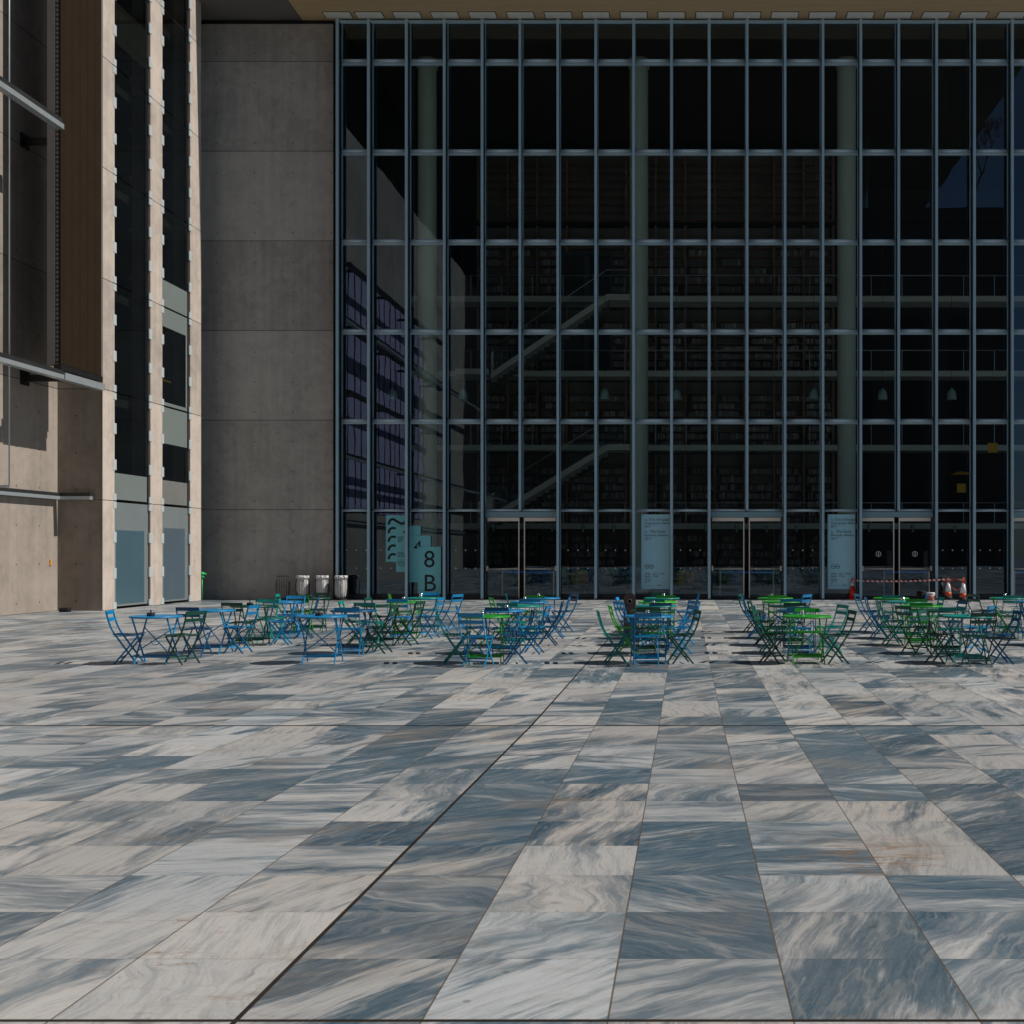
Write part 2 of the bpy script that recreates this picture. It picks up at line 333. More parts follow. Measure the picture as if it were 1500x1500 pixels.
# ------------------------------------------------------------------ mesh builder
class MB:
    def __init__(s): s.v = []; s.f = []; s.sm = []
    def add(s, vs, fs, smooth=False):
        b = len(s.v); s.v += [tuple(v) for v in vs]
        for f in fs: s.f.append(tuple(i + b for i in f)); s.sm.append(smooth)
        return s
    def box(s, x0, x1, y0, y1, z0, z1):
        x0, x1 = sorted((x0, x1)); y0, y1 = sorted((y0, y1)); z0, z1 = sorted((z0, z1))
        vs = [(x0,y0,z0),(x1,y0,z0),(x1,y1,z0),(x0,y1,z0),(x0,y0,z1),(x1,y0,z1),(x1,y1,z1),(x0,y1,z1)]
        return s.add(vs, [(0,3,2,1),(4,5,6,7),(0,1,5,4),(1,2,6,5),(2,3,7,6),(3,0,4,7)])
    def sweep(s, pts, a, b, side=(1, 0, 0)):
        """rectangular bar along pts: a = half size across the path, b = half size along 'side'"""
        pts = [Vector(p) for p in pts]; sd = Vector(side).normalized(); rings = []
        for i, p in enumerate(pts):
            d = (pts[min(i + 1, len(pts) - 1)] - pts[max(i - 1, 0)]).normalized()
            n = d.cross(sd).normalized()
            rings.append([p + n * a + sd * b, p - n * a + sd * b, p - n * a - sd * b, p + n * a - sd * b])
        vs = [v for r in rings for v in r]; fs = []
        for i in range(len(pts) - 1):
            for k in range(4): fs.append((i*4+k, i*4+(k+1) % 4, (i+1)*4+(k+1) % 4, (i+1)*4+k))
        fs.append((0, 3, 2, 1)); e = (len(pts) - 1) * 4; fs.append((e, e+1, e+2, e+3))
        return s.add(vs, fs)
    def tube(s, pts, r, n=10, smooth=True):
        pts = [Vector(p) for p in pts]
        rr = r if isinstance(r, (list, tuple)) else [r] * len(pts)
        d0 = (pts[1] - pts[0]).normalized(); u = d0.orthogonal().normalized(); vs = []
        for i, p in enumerate(pts):
            d = (pts[min(i + 1, len(pts) - 1)] - pts[max(i - 1, 0)]).normalized()
            u = (u - d * u.dot(d)).normalized(); w = d.cross(u)
            for k in range(n):
                a = 2 * math.pi * k / n; vs.append(p + (u * math.cos(a) + w * math.sin(a)) * rr[i])
        fs = [(i*n+k, i*n+(k+1) % n, (i+1)*n+(k+1) % n, (i+1)*n+k) for i in range(len(pts)-1) for k in range(n)]
        s.add(vs, fs, smooth); b = len(s.v) - len(vs)
        s.f.append(tuple(b + k for k in reversed(range(n)))); s.sm.append(False)
        e = b + (len(pts) - 1) * n; s.f.append(tuple(e + k for k in range(n))); s.sm.append(False)
        return s
    def lathe(s, prof, n=24, c=(0, 0, 0), smooth=True, wob=None):
        vs = []
        for i, (r, z) in enumerate(prof):
            for k in range(n):
                a = 2 * math.pi * k / n; q = r * (wob(a, z) if wob else 1)
                vs.append((c[0] + q * math.cos(a), c[1] + q * math.sin(a), c[2] + z))
        fs = [(i*n+k, i*n+(k+1) % n, (i+1)*n+(k+1) % n, (i+1)*n+k) for i in range(len(prof)-1) for k in range(n)]
        s.add(vs, fs, smooth); b = len(s.v) - len(vs)
        if prof[0][0] > 1e-4: s.f.append(tuple(b + k for k in reversed(range(n)))); s.sm.append(False)
        if prof[-1][0] > 1e-4:
            e = b + (len(prof) - 1) * n; s.f.append(tuple(e + k for k in range(n))); s.sm.append(False)
        return s
    def prism(s, poly, y0, y1):
        """polygon in (x,z) extruded along y"""
        n = len(poly); vs = [(x, y0, z) for x, z in poly] + [(x, y1, z) for x, z in poly]
        fs = [tuple(range(n)), tuple(reversed(range(n, 2*n)))] + [(i, i + n, (i+1) % n + n, (i+1) % n) for i in range(n)]
        return s.add(vs, fs)
    def mesh(s, name):
        me = bpy.data.meshes.new(name); me.from_pydata(s.v, [], s.f)
        me.polygons.foreach_set('use_smooth', s.sm); me.update(); return me
    def build(s, name, mat, parent=None, loc=None, bevel=0):
        o = bpy.data.objects.new(name, s.mesh(name)); o.data.materials.append(mat); col.objects.link(o)
        if parent: o.parent = parent
        if loc: o.location = loc
        if bevel:
            b = o.modifiers.new('bevel', 'BEVEL'); b.width = bevel; b.segments = 2; b.limit_method = 'ANGLE'
        return o

def thing(name, label, cat, loc=(0, 0, 0), rz=0, group=None):
    o = bpy.data.objects.new(name, None); col.objects.link(o); o.empty_display_size = .2
    o.location = loc; o.rotation_euler = (0, 0, rz); o['label'] = label; o['category'] = cat
    if group: o['group'] = group
    return o
def tag(o, label=None, cat=None, group=None, kind=None):
    if label: o['label'] = label
    if cat: o['category'] = cat
    if group: o['group'] = group
    if kind: o['kind'] = kind
    return o
def inst(name, me, mat, parent, loc=(0, 0, 0), rz=0):
    o = bpy.data.objects.new(name, me); col.objects.link(o); o.parent = parent
    if not me.materials: me.materials.append(mat)
    o.material_slots[0].link = 'OBJECT'; o.material_slots[0].material = mat
    o.location = loc; o.rotation_euler = (0, 0, rz); return o

def text_mesh(name, txt, size, mat, parent, loc, align='LEFT', rot=(R(90), 0, 0), extrude=.002, spacing=1.0):
    cu = bpy.data.curves.new(name, 'FONT'); cu.body = txt; cu.size = size; cu.align_x = align
    cu.extrude = extrude; cu.space_line = spacing; cu.resolution_u = 3
    tmp = bpy.data.objects.new('tmp', cu); col.objects.link(tmp)
    bpy.context.view_layer.update()
    dg = bpy.context.evaluated_depsgraph_get()
    me = bpy.data.meshes.new_from_object(tmp.evaluated_get(dg))
    col.objects.unlink(tmp); bpy.data.objects.remove(tmp)
    o = bpy.data.objects.new(name, me); me.materials.clear(); me.materials.append(mat)
    col.objects.link(o); o.parent = parent; o.location = loc; o.rotation_euler = rot
    return o

# ------------------------------------------------------------------ ground
CREASE = 11.667; SL = 29.0 / F
g = MB()
ys = [-160, -8, CREASE, 42.6, 200]
zs = [SL * (CREASE + 8), SL * (CREASE + 8), 0, 0, 0]
for y, z in zip(ys, zs): g.v += [(-200, y, z), (200, y, z)]
for i in range(4): g.f.append((2*i, 2*i+1, 2*i+3, 2*i+2)); g.sm.append(False)
tag(g.build('plaza_paving', M['paving']), kind='structure')

# ------------------------------------------------------------------ library building: concrete, roof, interior
D = 42.5
XL = X(499, D)                        # first mullion
XR = 24.0
ROOF_Z = 21.25
lib = thing('library_building', 'big library with grey concrete end wall and deep roof over its glass front', 'building', (0, D, 0))
def lp(mb, name, mat, parent=None, bevel=0):
    o = mb.build(name, mat, parent or lib, bevel=bevel)
    if parent is None: o.location = (0, -D, 0)
    return o
m = MB().box(-24, -12.93, D, D + .45, 0, 21.07); lp(m, 'end_wall', M['conc_back'])
m = MB().box(-12.93, -12.70, D + .12, D + .4, 0, 21.2); lp(m, 'shadow_gap', M['black'])
m = MB().box(-24, -12.93, D + .10, D + .4, 21.07, 21.25); lp(m, 'wall_top_gap', M['black'])
FRONT = D - 1.68
m = MB().box(-14.08, XR + 6, FRONT, D + 22, ROOF_Z, ROOF_Z + 1.6); lp(m, 'roof', M['soffit'])
m = MB().box(-17.2, -14.12, FRONT, D + 22, ROOF_Z + .01, ROOF_Z + 1.6).box(-26, -17.203, 41.32, D + 22, ROOF_Z + .01, ROOF_Z + 1.6); lp(m, 'grey_soffit_panel', M['soffit_grey'])
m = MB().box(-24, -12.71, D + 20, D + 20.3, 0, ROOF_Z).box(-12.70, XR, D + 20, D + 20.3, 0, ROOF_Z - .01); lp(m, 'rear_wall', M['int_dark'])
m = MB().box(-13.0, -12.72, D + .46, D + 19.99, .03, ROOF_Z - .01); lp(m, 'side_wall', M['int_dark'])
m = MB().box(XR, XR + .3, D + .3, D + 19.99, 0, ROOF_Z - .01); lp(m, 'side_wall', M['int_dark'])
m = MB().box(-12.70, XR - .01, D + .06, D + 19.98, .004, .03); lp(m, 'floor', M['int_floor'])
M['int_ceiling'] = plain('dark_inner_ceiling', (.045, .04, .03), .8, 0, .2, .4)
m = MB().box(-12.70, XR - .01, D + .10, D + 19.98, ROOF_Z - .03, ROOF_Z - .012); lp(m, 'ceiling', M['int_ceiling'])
# slot panels in the soffit over each mullion
MX = [X(545, D) + 1.3713 * k for k in range(22)]
for i, mx in enumerate([XL] + MX):
    w = .475
    e = MB().box(mx - w - .03, mx + w + .03, D - .60, D - .10, ROOF_Z - .012, ROOF_Z - .002)
    fr = lp(e, 'soffit_slot', M['black'])
    q = MB().box(mx - w, mx + w, D - .57, D - .11, ROOF_Z - .02, ROOF_Z - .013).build('slot_panel', M['slot'], fr)

# ------------------------------------------------------------------ curtain wall
cw = thing('glass_curtain_wall', 'tall glass front of blue grey mullions, cross rails and dark panes under the roof', 'glass wall', (0, D, 0))
def cp(mb, name, mat, parent=None, bevel=0):
    o = mb.build(name, mat, parent or cw, bevel=bevel)
    if parent is None: o.location = (0, -D, 0)
    return o
LEV = [0.0, Z(747.6, D), Z(617, D), Z(486, D), Z(355, D), Z(223.6, D), Z(92, D), ROOF_Z - .06]
DOORS = [3, 9, 13, 17]                      # door bays start at this mullion index and span two bays
no_low = {d + 1 for d in DOORS}
FW = .044
for i, mx in enumerate([XL + .02] + MX):
    z0 = LEV[1] - .02 if (i - 1) in no_low else .05
    m = MB().box(mx - FW, mx + FW, D - .52, D - .41, z0, 21.03)
    m.box(mx - .056, mx - .032, D - .058, D + .06, z0, ROOF_Z - .09).box(mx + .032, mx + .056, D - .058, D + .06, z0, ROOF_Z - .09)
    mu = cp(m, 'mullion', M['steel_blue'])
    MB().box(mx - .018, mx + .018, D - .409, D - .051, z0, 21.03).box(mx - .0315, mx + .0315, D - .05, D + .05, z0, ROOF_Z - .09).build('web', M['black'], mu)
xs0, xs1 = XL, MX[-1]
for j, z in enumerate(LEV[1:7]):
    thin = j == 0
    r = .035 if thin else .062
    full = [XL + .02] + MX
    m = MB()
    for a, b in zip(full[:-1], full[1:]):
        a2, b2 = a + .06, b - .06
        m.tube([(a2, D - .15, z + .01), (b2, D - .15, z + .01)], r, 12)
        m.box(a + .058, b - .058, D - .05, D + .05, z - (.05 if thin else .105), z + (.04 if thin else .06))
    cp(m, 'transom', M['steel_light'])
m = MB().box(xs0, xs1, D - .10, D - .045, ROOF_Z - .20, ROOF_Z - .085); cp(m, 'head_rail', M['steel_blue'])
full = [XL + .02] + MX
for a, b, i in zip(full[:-1], full[1:], range(99)):
    if (i - 1) in DOORS or (i - 2) in DOORS: continue
    cp(MB().box(a + .058, b - .058, D - .07, D + .05, .012, .21), 'sill', M['sill_dark'])
# panes
for i, (a, b) in enumerate(zip(full[:-1], full[1:])):
    for j in range(7):
        z0, z1 = LEV[j], LEV[j + 1]
        if j == 0 and ((i - 1) in DOORS or (i - 2) in DOORS): continue
        nm = 'ground_pane' if j == 0 else ('head_pane' if j == 6 else 'pane')
        if nm == 'pane' and i > 18: nm = 'outer_pane'
        lo = z0 + (.21 if j == 0 else .062); hi = z1 - .107 if j < 6 else z1 - .02
        pn = cp(MB().box(a + .05, b - .05, D - .012, D + .012, lo, hi), nm, M['glass'])
        if j == 0:                                   # two rows of safety dots stuck on the glass
            dm = MB()
            for rr, zz in ((0, Z(806, D)), (1, Z(832.5, D))):
                for q in (-.36, 0, .36):
                    xc = (a + b) / 2 + q
                    dm.prism([(xc + .026 * math.cos(t_ * math.pi / 5), zz + .026 * math.sin(t_ * math.pi / 5)) for t_ in range(10)], D - .020, D - .013)
            dm.build('safety_dots', M['white'], pn)
# doors
def door_unit(k, lettering):
    a, b = MX[k] + .06, MX[k + 2] - .06
    mid = MX[k + 1]
    zt = Z(763.5, D); zh = LEV[1] - .052
    cp(MB().box(a, b, D - .16, D + .05, Z(757.5, D), zh), 'door_header', M['door_grey'], bevel=.01)
    cp(MB().box(a, a + .05, D - .08, D + .05, .012, Z(757.8, D)), 'door_jamb', M['sill_dark'])
    cp(MB().box(b - .05, b, D - .08, D + .05, .012, Z(757.8, D)), 'door_jamb', M['sill_dark'])
    cp(MB().box(a + .052, b - .052, D - .05, D + .12, .008, .04), 'threshold', M['sill_dark'])
    for side in (-1, 1):
        x0, x1 = (a + .06, mid - .085) if side < 0 else (mid + .085, b - .06)
        fm = MB().box(x0, x1, D - .055, D - .005, zt, Z(758.2, D))
        xs = x1 if side < 0 else x0
        fm.box(xs - .035 if side < 0 else xs, xs if side < 0 else xs + .035, D - .055, D - .005, .05, zt - .002)
        dr = cp(fm, 'door', M['steel_warm'])
        gx0, gx1 = (x0, x1 - .037) if side < 0 else (x0 + .037, x1)
        pn = MB().box(gx0, gx1, D - .036, D - .018, .14, zt - .003).build('door_pane', M['glass'], dr)
        MB().box(gx0, gx1, D - .05, D - .01, .05, .137).build('bottom_rail', M['sill_dark'], dr)
        bar = MB().tube([(gx0 + .02, D - .11, Z(833.3, D)), (gx1 - .005, D - .11, Z(833.3, D))], .017, 10)
        hx = gx0 if side < 0 else gx1
        bar.box(hx - .03, hx + .03, D - .13, D - .04, Z(836, D), Z(829, D))
        bar.build('push_bar', M['steel_warm'], dr)
        if lettering:                               # round push-button pictogram sticker
            xc = X(1286.5 if side < 0 else 1340, D); zc = Z(811.5, D); ro = .10
            st = MB()
            n = 28
            for t_ in range(n):
                a0, a1 = 2 * math.pi * t_ / n, 2 * math.pi * (t_ + 1) / n
                st.prism([(xc + ro * math.cos(a0), zc + ro * math.sin(a0)), (xc + ro * math.cos(a1), zc + ro * math.sin(a1)),
                          (xc + .082 * math.cos(a1), zc + .082 * math.sin(a1)), (xc + .082 * math.cos(a0), zc + .082 * math.sin(a0))], D - .042, D - .0365)
            st.prism([(xc + .005 + .018 * math.cos(t_ * math.pi / 5), zc + .04 + .018 * math.sin(t_ * math.pi / 5)) for t_ in range(10)], D - .042, D - .0365)
            st.prism([(xc - .012, zc + .02), (xc - .012, zc - .03), (xc - .04, zc - .05), (xc + .03, zc - .052), (xc + .022, zc - .03), (xc + .012, zc + .018)], D - .042, D - .0365)
            st.build('pictogram', M['white'], dr)
for k in DOORS: door_unit(k, k == 13)

# ------------------------------------------------------------------ interior: columns, bookcases, stairs, lamps
for px, words in ((626, 'leftmost pale green round column behind the glass'), (936, 'middle pale green round column, behind the middle banner'),
                  (1240, 'pale green round column behind the right banner'), (1553, 'pale green round column beyond the right edge of the picture')):
    o = MB().lathe([(.40, .03), (.40, .22), (.365, .24), (.365, 20.9), (.42, 20.92), (.42, 21.24)], 32).build('round_column', M['column'], None, (X(px, 46), 46, 0))
    tag(o, words, 'column', 'round columns inside the library')
YB = 54.0
floors = [.03, 3.05, Z(655, YB), Z(549, YB), Z(442, YB), 17.2]
tops = floors[1:] + [20.4]
names = ['ground', 'second', 'third', 'fourth', 'fifth', 'top']
bx0, bx1 = X(700, YB), X(1217, YB); pitch = 43.4 * YB / F
bk = MB()
for fl in range(6):
    z0, z1 = floors[fl], tops[fl] - (.28 if fl < 5 else 0)
    lab = ['brown bookcase on the ground floor behind the entrance doors',
           'brown bookcase one floor up, behind the lower stair flight',
           'brown bookcase two floors up, below the upper stair landing',
           'brown bookcase three floors up, behind the upper stair flight',
           'half empty brown bookcase four floors up, above the stairs',
           'empty top brown bookcase close under the ceiling'][fl]
    b = thing('bookcase', lab, 'bookcase', (0, YB, z0), 0, 'storeys of the book wall')
    h = z1 - z0
    MB().box(bx0, bx1, .46, .50, 0, h).build('back_panel', M['back_panel'], b)
    n = int(round((bx1 - bx0) / pitch)); xs = [bx0 + pitch * i for i in range(n + 1)]
    for x_ in xs: MB().box(x_ - .05, x_ + .05, -.02, .455, 0, h).build('upright', M['wood'], b)
    ns = 7; top_band = .62 if fl not in (0,) else .2
    sh = (h - top_band) / ns
    for q in range(ns + 1):
        s_ = MB()
        for x_ in xs[:-1]: s_.box(x_ + .052, x_ + pitch - .052, 0, .455, q * sh, q * sh + .035)
        s_.build('shelf', M['wood'], b)
        if q == ns: break
        for x_ in xs[:-1]:
            if fl >= 5 or (fl == 4 and random.random() < .45) or random.random() < .12: continue
            xx = x_ + .07 + random.random() * .3
            end = x_ + pitch - .08 - (random.random() * .5 if random.random() < .5 else 0)
            while xx < end:
                w = random.uniform(.025, .07); hh = sh * random.uniform(.5, .8); dd = random.uniform(.05, .12)
                if random.random() < .9: bk.box(xx, xx + w - .004, YB + dd, YB + .4, z0 + q * sh + .036, z0 + q * sh + .036 + hh)
                xx += w
tag(bk.build('books', M['books']), 'rows of books filling the brown shelves behind the glass', 'books', kind='stuff')
walk_lab = ['pale walkway edge just above the entrance doors inside', 'pale walkway edge at the head of the lower stair flight',
            'pale walkway edge between the two stair flights', 'pale walkway edge at the head of the upper stair flight']
for fl in (1, 2, 3, 4):
    zt = floors[fl]
    w = thing('walkway', walk_lab[fl - 1], 'walkway', (0, YB - 1.3, zt), 0, 'walkways along the book wall')
    MB().box(-12.68, 20, 0, 1.27, -.27, -.015).build('slab', M['slab'], w)
    rl = MB()
    for z_ in (.92,): rl.tube([(-12.6, .05, z_), (20, .05, z_)], .022, 6)
    for i in range(24): rl.box(-12.6 + i * 1.4, -12.57 + i * 1.4, .035, .065, -.01, .9)
    rl.build('railing', M['alu'], w)
# inner dark door openings beside the stairs
for (y0, y1, lab) in ((375, 436, 'dark double doorway in the book wall, behind the head of the upper stair'), (486, 545, 'dark double doorway in the book wall, under the upper stair')):
    dd = thing('inner_doorway', lab, 'doorway', (0, YB - .1, 0), 0, 'dark doorways in the book wall')
    xa, xb = X(825, YB), X(894, YB)
    zb = floors[4] + .002 if y0 == 375 else floors[3] + .002
    zt = Z(y0, YB)
    MB().box(xa, xb, .02, .07, zb, zt).build('door_leaf', M['black'], dd)
    fm = MB().box(xa - .12, xa, -.02, .07, zb, zt + .12).box(xb, xb + .12, -.02, .07, zb, zt + .12).box(xa, xb, -.02, .07, zt, zt + .12).box((xa + xb) / 2 - .12, (xa + xb) / 2 + .12, -.02, .018, zb, zt)
    fm.build('frame', M['teal_door'], dd)
# stairs
def stair(lab, p0, p1, Y, land_px):
    s = thing('stair_flight', lab, 'staircase', (0, Y, 0), 0, 'stair flights in front of the book wall')
    x0, z0, x1, z1 = X(p0[0], Y), Z(p0[1], Y), X(p1[0], Y), Z(p1[1], Y)
    xl = X(land_px, Y); d = Vector((x1 - x0, 0, z1 - z0))
    for yy in (0, 1.3):
        m = MB().prism([(x0, z0 - .16), (x1 + .04, z1 - .16), (xl, z1 - .16), (xl, z1 + .10), (x1, z1 + .10), (x0, z0 + .10)], yy, yy + .06)
        m.build('stringer', M['slab'], s)
    n = 20; st = MB()
    for i in range(n):
        xa = x0 + d.x * i / n; za = z0 + d.z * i / n - .02
        xb = x0 + d.x * (i + 1) / n
        st.prism([(xa, za - .30), (xb + .02, za - .30 + .03), (xb + .02, za + .02), (xa, za + .02)], .062, 1.298)
    st.build('treads', M['spandrel_grey'], s)
    MB().box(x1 + .06, xl, .062, 1.298, z1 - .14, z1 + .04).build('landing', M['slab'], s)
    hr = MB().tube([(x0, .03, z0 + 1.15), (x1, .03, z1 + 1.15), (xl, .03, z1 + 1.15)], .022, 6)
    hr.build('handrail', M['alu'], s)
    MB().prism([(x0, z0 + .12), (x1, z1 + .12), (xl, z1 + .12), (xl, z1 + 1.0), (x1, z1 + 1.0), (x0, z0 + 1.0)], .02, .04).build('balustrade_glass', M['glass'], s)
stair('upper stair flight with pale stringer climbing right inside the glass hall', (719, 549), (889, 434), 50, 929)
stair('lower stair flight with pale stringer climbing right above the left doors', (700, 769), (889, 654), 50, 929)
o = MB().box(X(667, 50), X(716, 50), 50, 51.3, Z(548, 50), Z(540, 50)).build('stair_landing', M['slab'])
tag(o, 'small pale landing at the foot of the upper stair flight', 'landing')

def pendant(px, py, lab):
    Y = 46.3
    t = thing('pendant_lamp', lab, 'lamp', (X(px, Y), Y, Z(py, Y)), 0, 'bell pendant lamps hanging in the hall')
    MB().lathe([(.185, -.2), (.19, -.17), (.175, 0), (.14, .13), (.08, .2), (.03, .23), (.03, .27)], 20).build('lamp_shade', M['lamp'], t)
    MB().tube([(0, 0, .27), (0, 0, ROOF_Z - Z(py, Y))], .008, 5).build('cord', M['black'], t)
for px, w in ((575, 'left of the leftmost green column'), (678, 'right of the leftmost green column'), (886, 'left of the middle green column'),
              (991, 'right of the middle green column'), (1192, 'left of the right green column'), (1293, 'right of the right green column'), (1394, 'near the right end of the glass front')):
    pendant(px, 578, 'grey green bell pendant lamp ' + w)
LN = [676, 723, 809, 854, 899, 1034, 1079, 1123, 1167, 1273, 1307, 1337, 1399]
ordn = ['first', 'second', 'third', 'fourth', 'fifth', 'sixth', 'seventh', 'eighth', 'ninth', 'tenth', 'eleventh', 'twelfth', 'last']
for px, w in zip(LN, ordn):
    Y = 49.0
    t = thing('hanging_lantern', w + ' small glass lantern from the left, hanging above the ground floor hall', 'lantern', (X(px, Y), Y, Z(773, Y)), 0, 'small glass lanterns in a row')
    MB().lathe([(.03, -.19), (.05, -.17), (.045, -.08), (.085, .02), (.09, .1), (.06, .13)], 12).build('lamp_glass', M['lamp'], t)
    MB().tube([(0, 0, .13), (0, 0, 2.77 - Z(773, Y))], .006, 5).build('cord', M['black'], t)
for px, py, s_, w in ((1408, 715, .38, 'lower yellow square sign board hung inside the right glass'), (1454, 656, .42, 'upper yellow square sign board hung inside the right glass')):
    Y = 50.0
    t = thing('hanging_sign', w, 'sign', (X(px, Y), Y, Z(py, Y)))
    MB().box(-s_/2, s_/2, -.02, .02, -s_/2, s_/2).build('panel', M['yellow'], t)
    MB().lathe([(.05, 0), (.05, .012)], 12).build('black_dot', M['black'], t).rotation_euler = (R(90), 0, 0)
    t.children[-1].location = (0, -.021, 0)
    MB().tube([(0, 0, s_/2), (0, 0, 4)], .006, 5).build('cord', M['black'], t)
t = thing('hanging_sign', 'flat yellow disc lamp hung inside the right glass', 'lamp', (X(1408, 50), 50, Z(693, 50)))
MB().lathe([(.0, .08), (.2, .05), (.43, -.05), (.43, -.07), (0, -.06)], 20).build('panel', M['yellow'], t)
MB().tube([(0, 0, .06), (0, 0, 4)], .006, 5).build('cord', M['black'], t)
for px, w in ((851, 'yellow shell chair inside the glass, right of the left doors'), (1003, 'yellow shell chair inside the glass, right of the middle banner')):
    Y = 46.5
    t = thing('shell_chair', w, 'chair', (X(px, Y), Y, .03), R(200 if px < 900 else 160))
    MB().lathe([(.05, .30), (.2, .31), (.36, .40), (.42, .5), (.40, .5), (.34, .42), (.18, .34), (.05, .33)], 20).build('seat', M['yellow'], t)
    bk_ = MB(); n = 10
    vs = []
    for zz, rr in ((.48, .40), (.78, .44), (1.02, .38)):
        for i in range(n + 1):
            a = R(200 + 140 * i / n); vs.append((rr * math.cos(a), rr * math.sin(a), zz - abs(i - n/2) * .02 * (zz > .9)))
    for zz, rr in ((1.02, .35), (.78, .41), (.48, .37)):
        for i in range(n + 1):
            a = R(200 + 140 * i / n); vs.append((rr * math.cos(a), rr * math.sin(a), zz - abs(i - n/2) * .02 * (zz > .9)))
    fs = [(r_*(n+1)+i, r_*(n+1)+i+1, (r_+1)*(n+1)+i+1, (r_+1)*(n+1)+i) for r_ in range(5) for i in range(n)]
    bk_.add(vs, fs, True); bk_.build('backrest', M['yellow'], t)
    for sx in (-1, 1):
        for sy in (-1, 1): MB().tube([(.06*sx, .06*sy, .31), (.26*sx, .26*sy, 0)], .014, 6).build('leg', M['black'], t)
# belt barriers just inside the doors
for (xa, xb, lab) in ((736, 811, 'blue belt barrier on two steel posts behind the left doors'), (1055, 1133, 'blue belt barrier on two steel posts behind the middle doors'),
                      (1295, 1361, 'blue belt barrier on two steel posts behind the taped off doors'), (1486, 1556, 'blue belt barrier on two steel posts behind the rightmost doors')):
    Y = 43.6
    t = thing('belt_barrier', lab, 'barrier', (X((xa + xb) / 2, Y), Y, .03), 0, 'belt barriers inside the doors')
    hw = (xb - xa) / 2 * Y / F
    for s_ in (-1, 1):
        p_ = MB().lathe([(.16, 0), (.16, .015), (.03, .03), (.027, .05), (.027, .93), (.035, .935), (.035, .985), (0, .99)], 16).build('post', M['steel_warm'], t, (s_ * hw, 0, 0))
    MB().box(-hw + .036, hw - .036, -.003, .003, .91, .975).build('belt', M['belt'], t)
for px, w in ((1273, 'tall'), (1294, 'short')):
    pass
for px, lab in ((1302, 'left grey gate pillar standing inside the taped off doors'), (1355, 'right grey gate pillar standing inside the taped off doors')):
    o = MB().box(-.09, .09, -.15, .15, 0, 1.75).build('gate_pillar', M['spandrel_dark'], None, (X(px, 45), 45, .03), bevel=.02)
    tag(o, lab, 'pillar', 'security gate pillars')

# ------------------------------------------------------------------ banners and boards on the glass
def banner(px0, px1, lab):
    Y = D - .05
    x0, x1, z0, z1 = X(px0, Y), X(px1, Y), Z(863, Y), Z(753.5, Y)
    t = thing('banner', lab, 'banner', (x0, Y, z0), 0, 'exhibition banners on the glass front')
    MB().box(0, x1 - x0, 0, .015, 0, z1 - z0).build('cloth', M['banner'], t)
    h = z1 - z0; w = x1 - x0
    def tx(s, size, px, fy, mat='ink'): text_mesh('lettering', s, size * .86, M[mat], t, (w * px, -.004, h * fy))
    tx('Το', .10, .115, .915); tx('Στο ατομικό', .155, .27, .915); tx('Πορτραίτα Αθήνα', .135, .115, .868); tx('2017', .13, .115, .825)
    tx('——————', .055, .33, .845)
    tx('To', .10, .115, .755); tx('The Souls', .165, .30, .755); tx('Portraits Athens', .145, .115, .708); tx('2017', .14, .115, .662, 'inkred')
    tx('————', .055, .35, .684)
    ring = MB()
    for cx_ in (.20, .36):
        for q in range(24):
            a0, a1 = 2*math.pi*q/24, 2*math.pi*(q+1)/24; ro, ri = .082, .068; xc, zc = w * cx_, h * .302
            ring.prism([(xc+ro*math.cos(a0), zc+ro*math.sin(a0)), (xc+ro*math.cos(a1), zc+ro*math.sin(a1)), (xc+ri*math.cos(a1), zc+ri*math.sin(a1)), (xc+ri*math.cos(a0), zc+ri*math.sin(a0))], -.005, -.001)
        ring.box(w * cx_ - .045, w * cx_ + .045, -.005, -.001, h * .302 - .012, h * .302 + .012)
    ring.build('ring_emblems', M['ink'], t)
    tx('20/06 - 26/11 2018', .108, .115, .195, 'inkred'); tx('06:00 - 17:00', .108, .115, .16, 'inkred')
    tx('Είσοδος\nδωρεάν', .07, .115, .125); tx('2018', .05, .115, .082)
    tx('—————————', .05, .115, .045); tx('■ ● ■', .05, .55, .045)
banner(939.5, 981, 'pale blue exhibition banner right of the middle green column')
banner(1212.5, 1252.5, 'pale blue exhibition banner behind the lone red cone')

sb = thing('stepped_sign', 'stepped teal sign boards with large black 8 and B on the left glass', 'sign', (0, D - .13, 0))
def board(x0, x1, y0, y1, dy):
    Y = D - .13 + dy
    b = MB().box(X(x0, Y), X(x1, Y), dy, dy + .012, Z(y1, Y), Z(y0, Y)).build('board', M['board'], sb)
    return b, Y, dy
def ribbon(parent, Y, dy, pts, w=.055):
    m = MB(); P = [(X(a, Y), Z(b, Y)) for a, b in pts]
    L, Rr = [], []
    for i, p in enumerate(P):
        a, b = P[max(i-1, 0)], P[min(i+1, len(P)-1)]
        dx, dz = b[0]-a[0], b[1]-a[1]; l = math.hypot(dx, dz); nx, nz = -dz/l*w, dx/l*w
        L.append((p[0]+nx, p[1]+nz)); Rr.append((p[0]-nx, p[1]-nz))
    for i in range(len(P)-1): m.prism([L[i], Rr[i], Rr[i+1], L[i+1]], dy - .006, dy - .001)
    m.build('lettering', M['ink'], parent)
zq = lambda x, y: (555 + x * .0933, 745 + y * .0933)
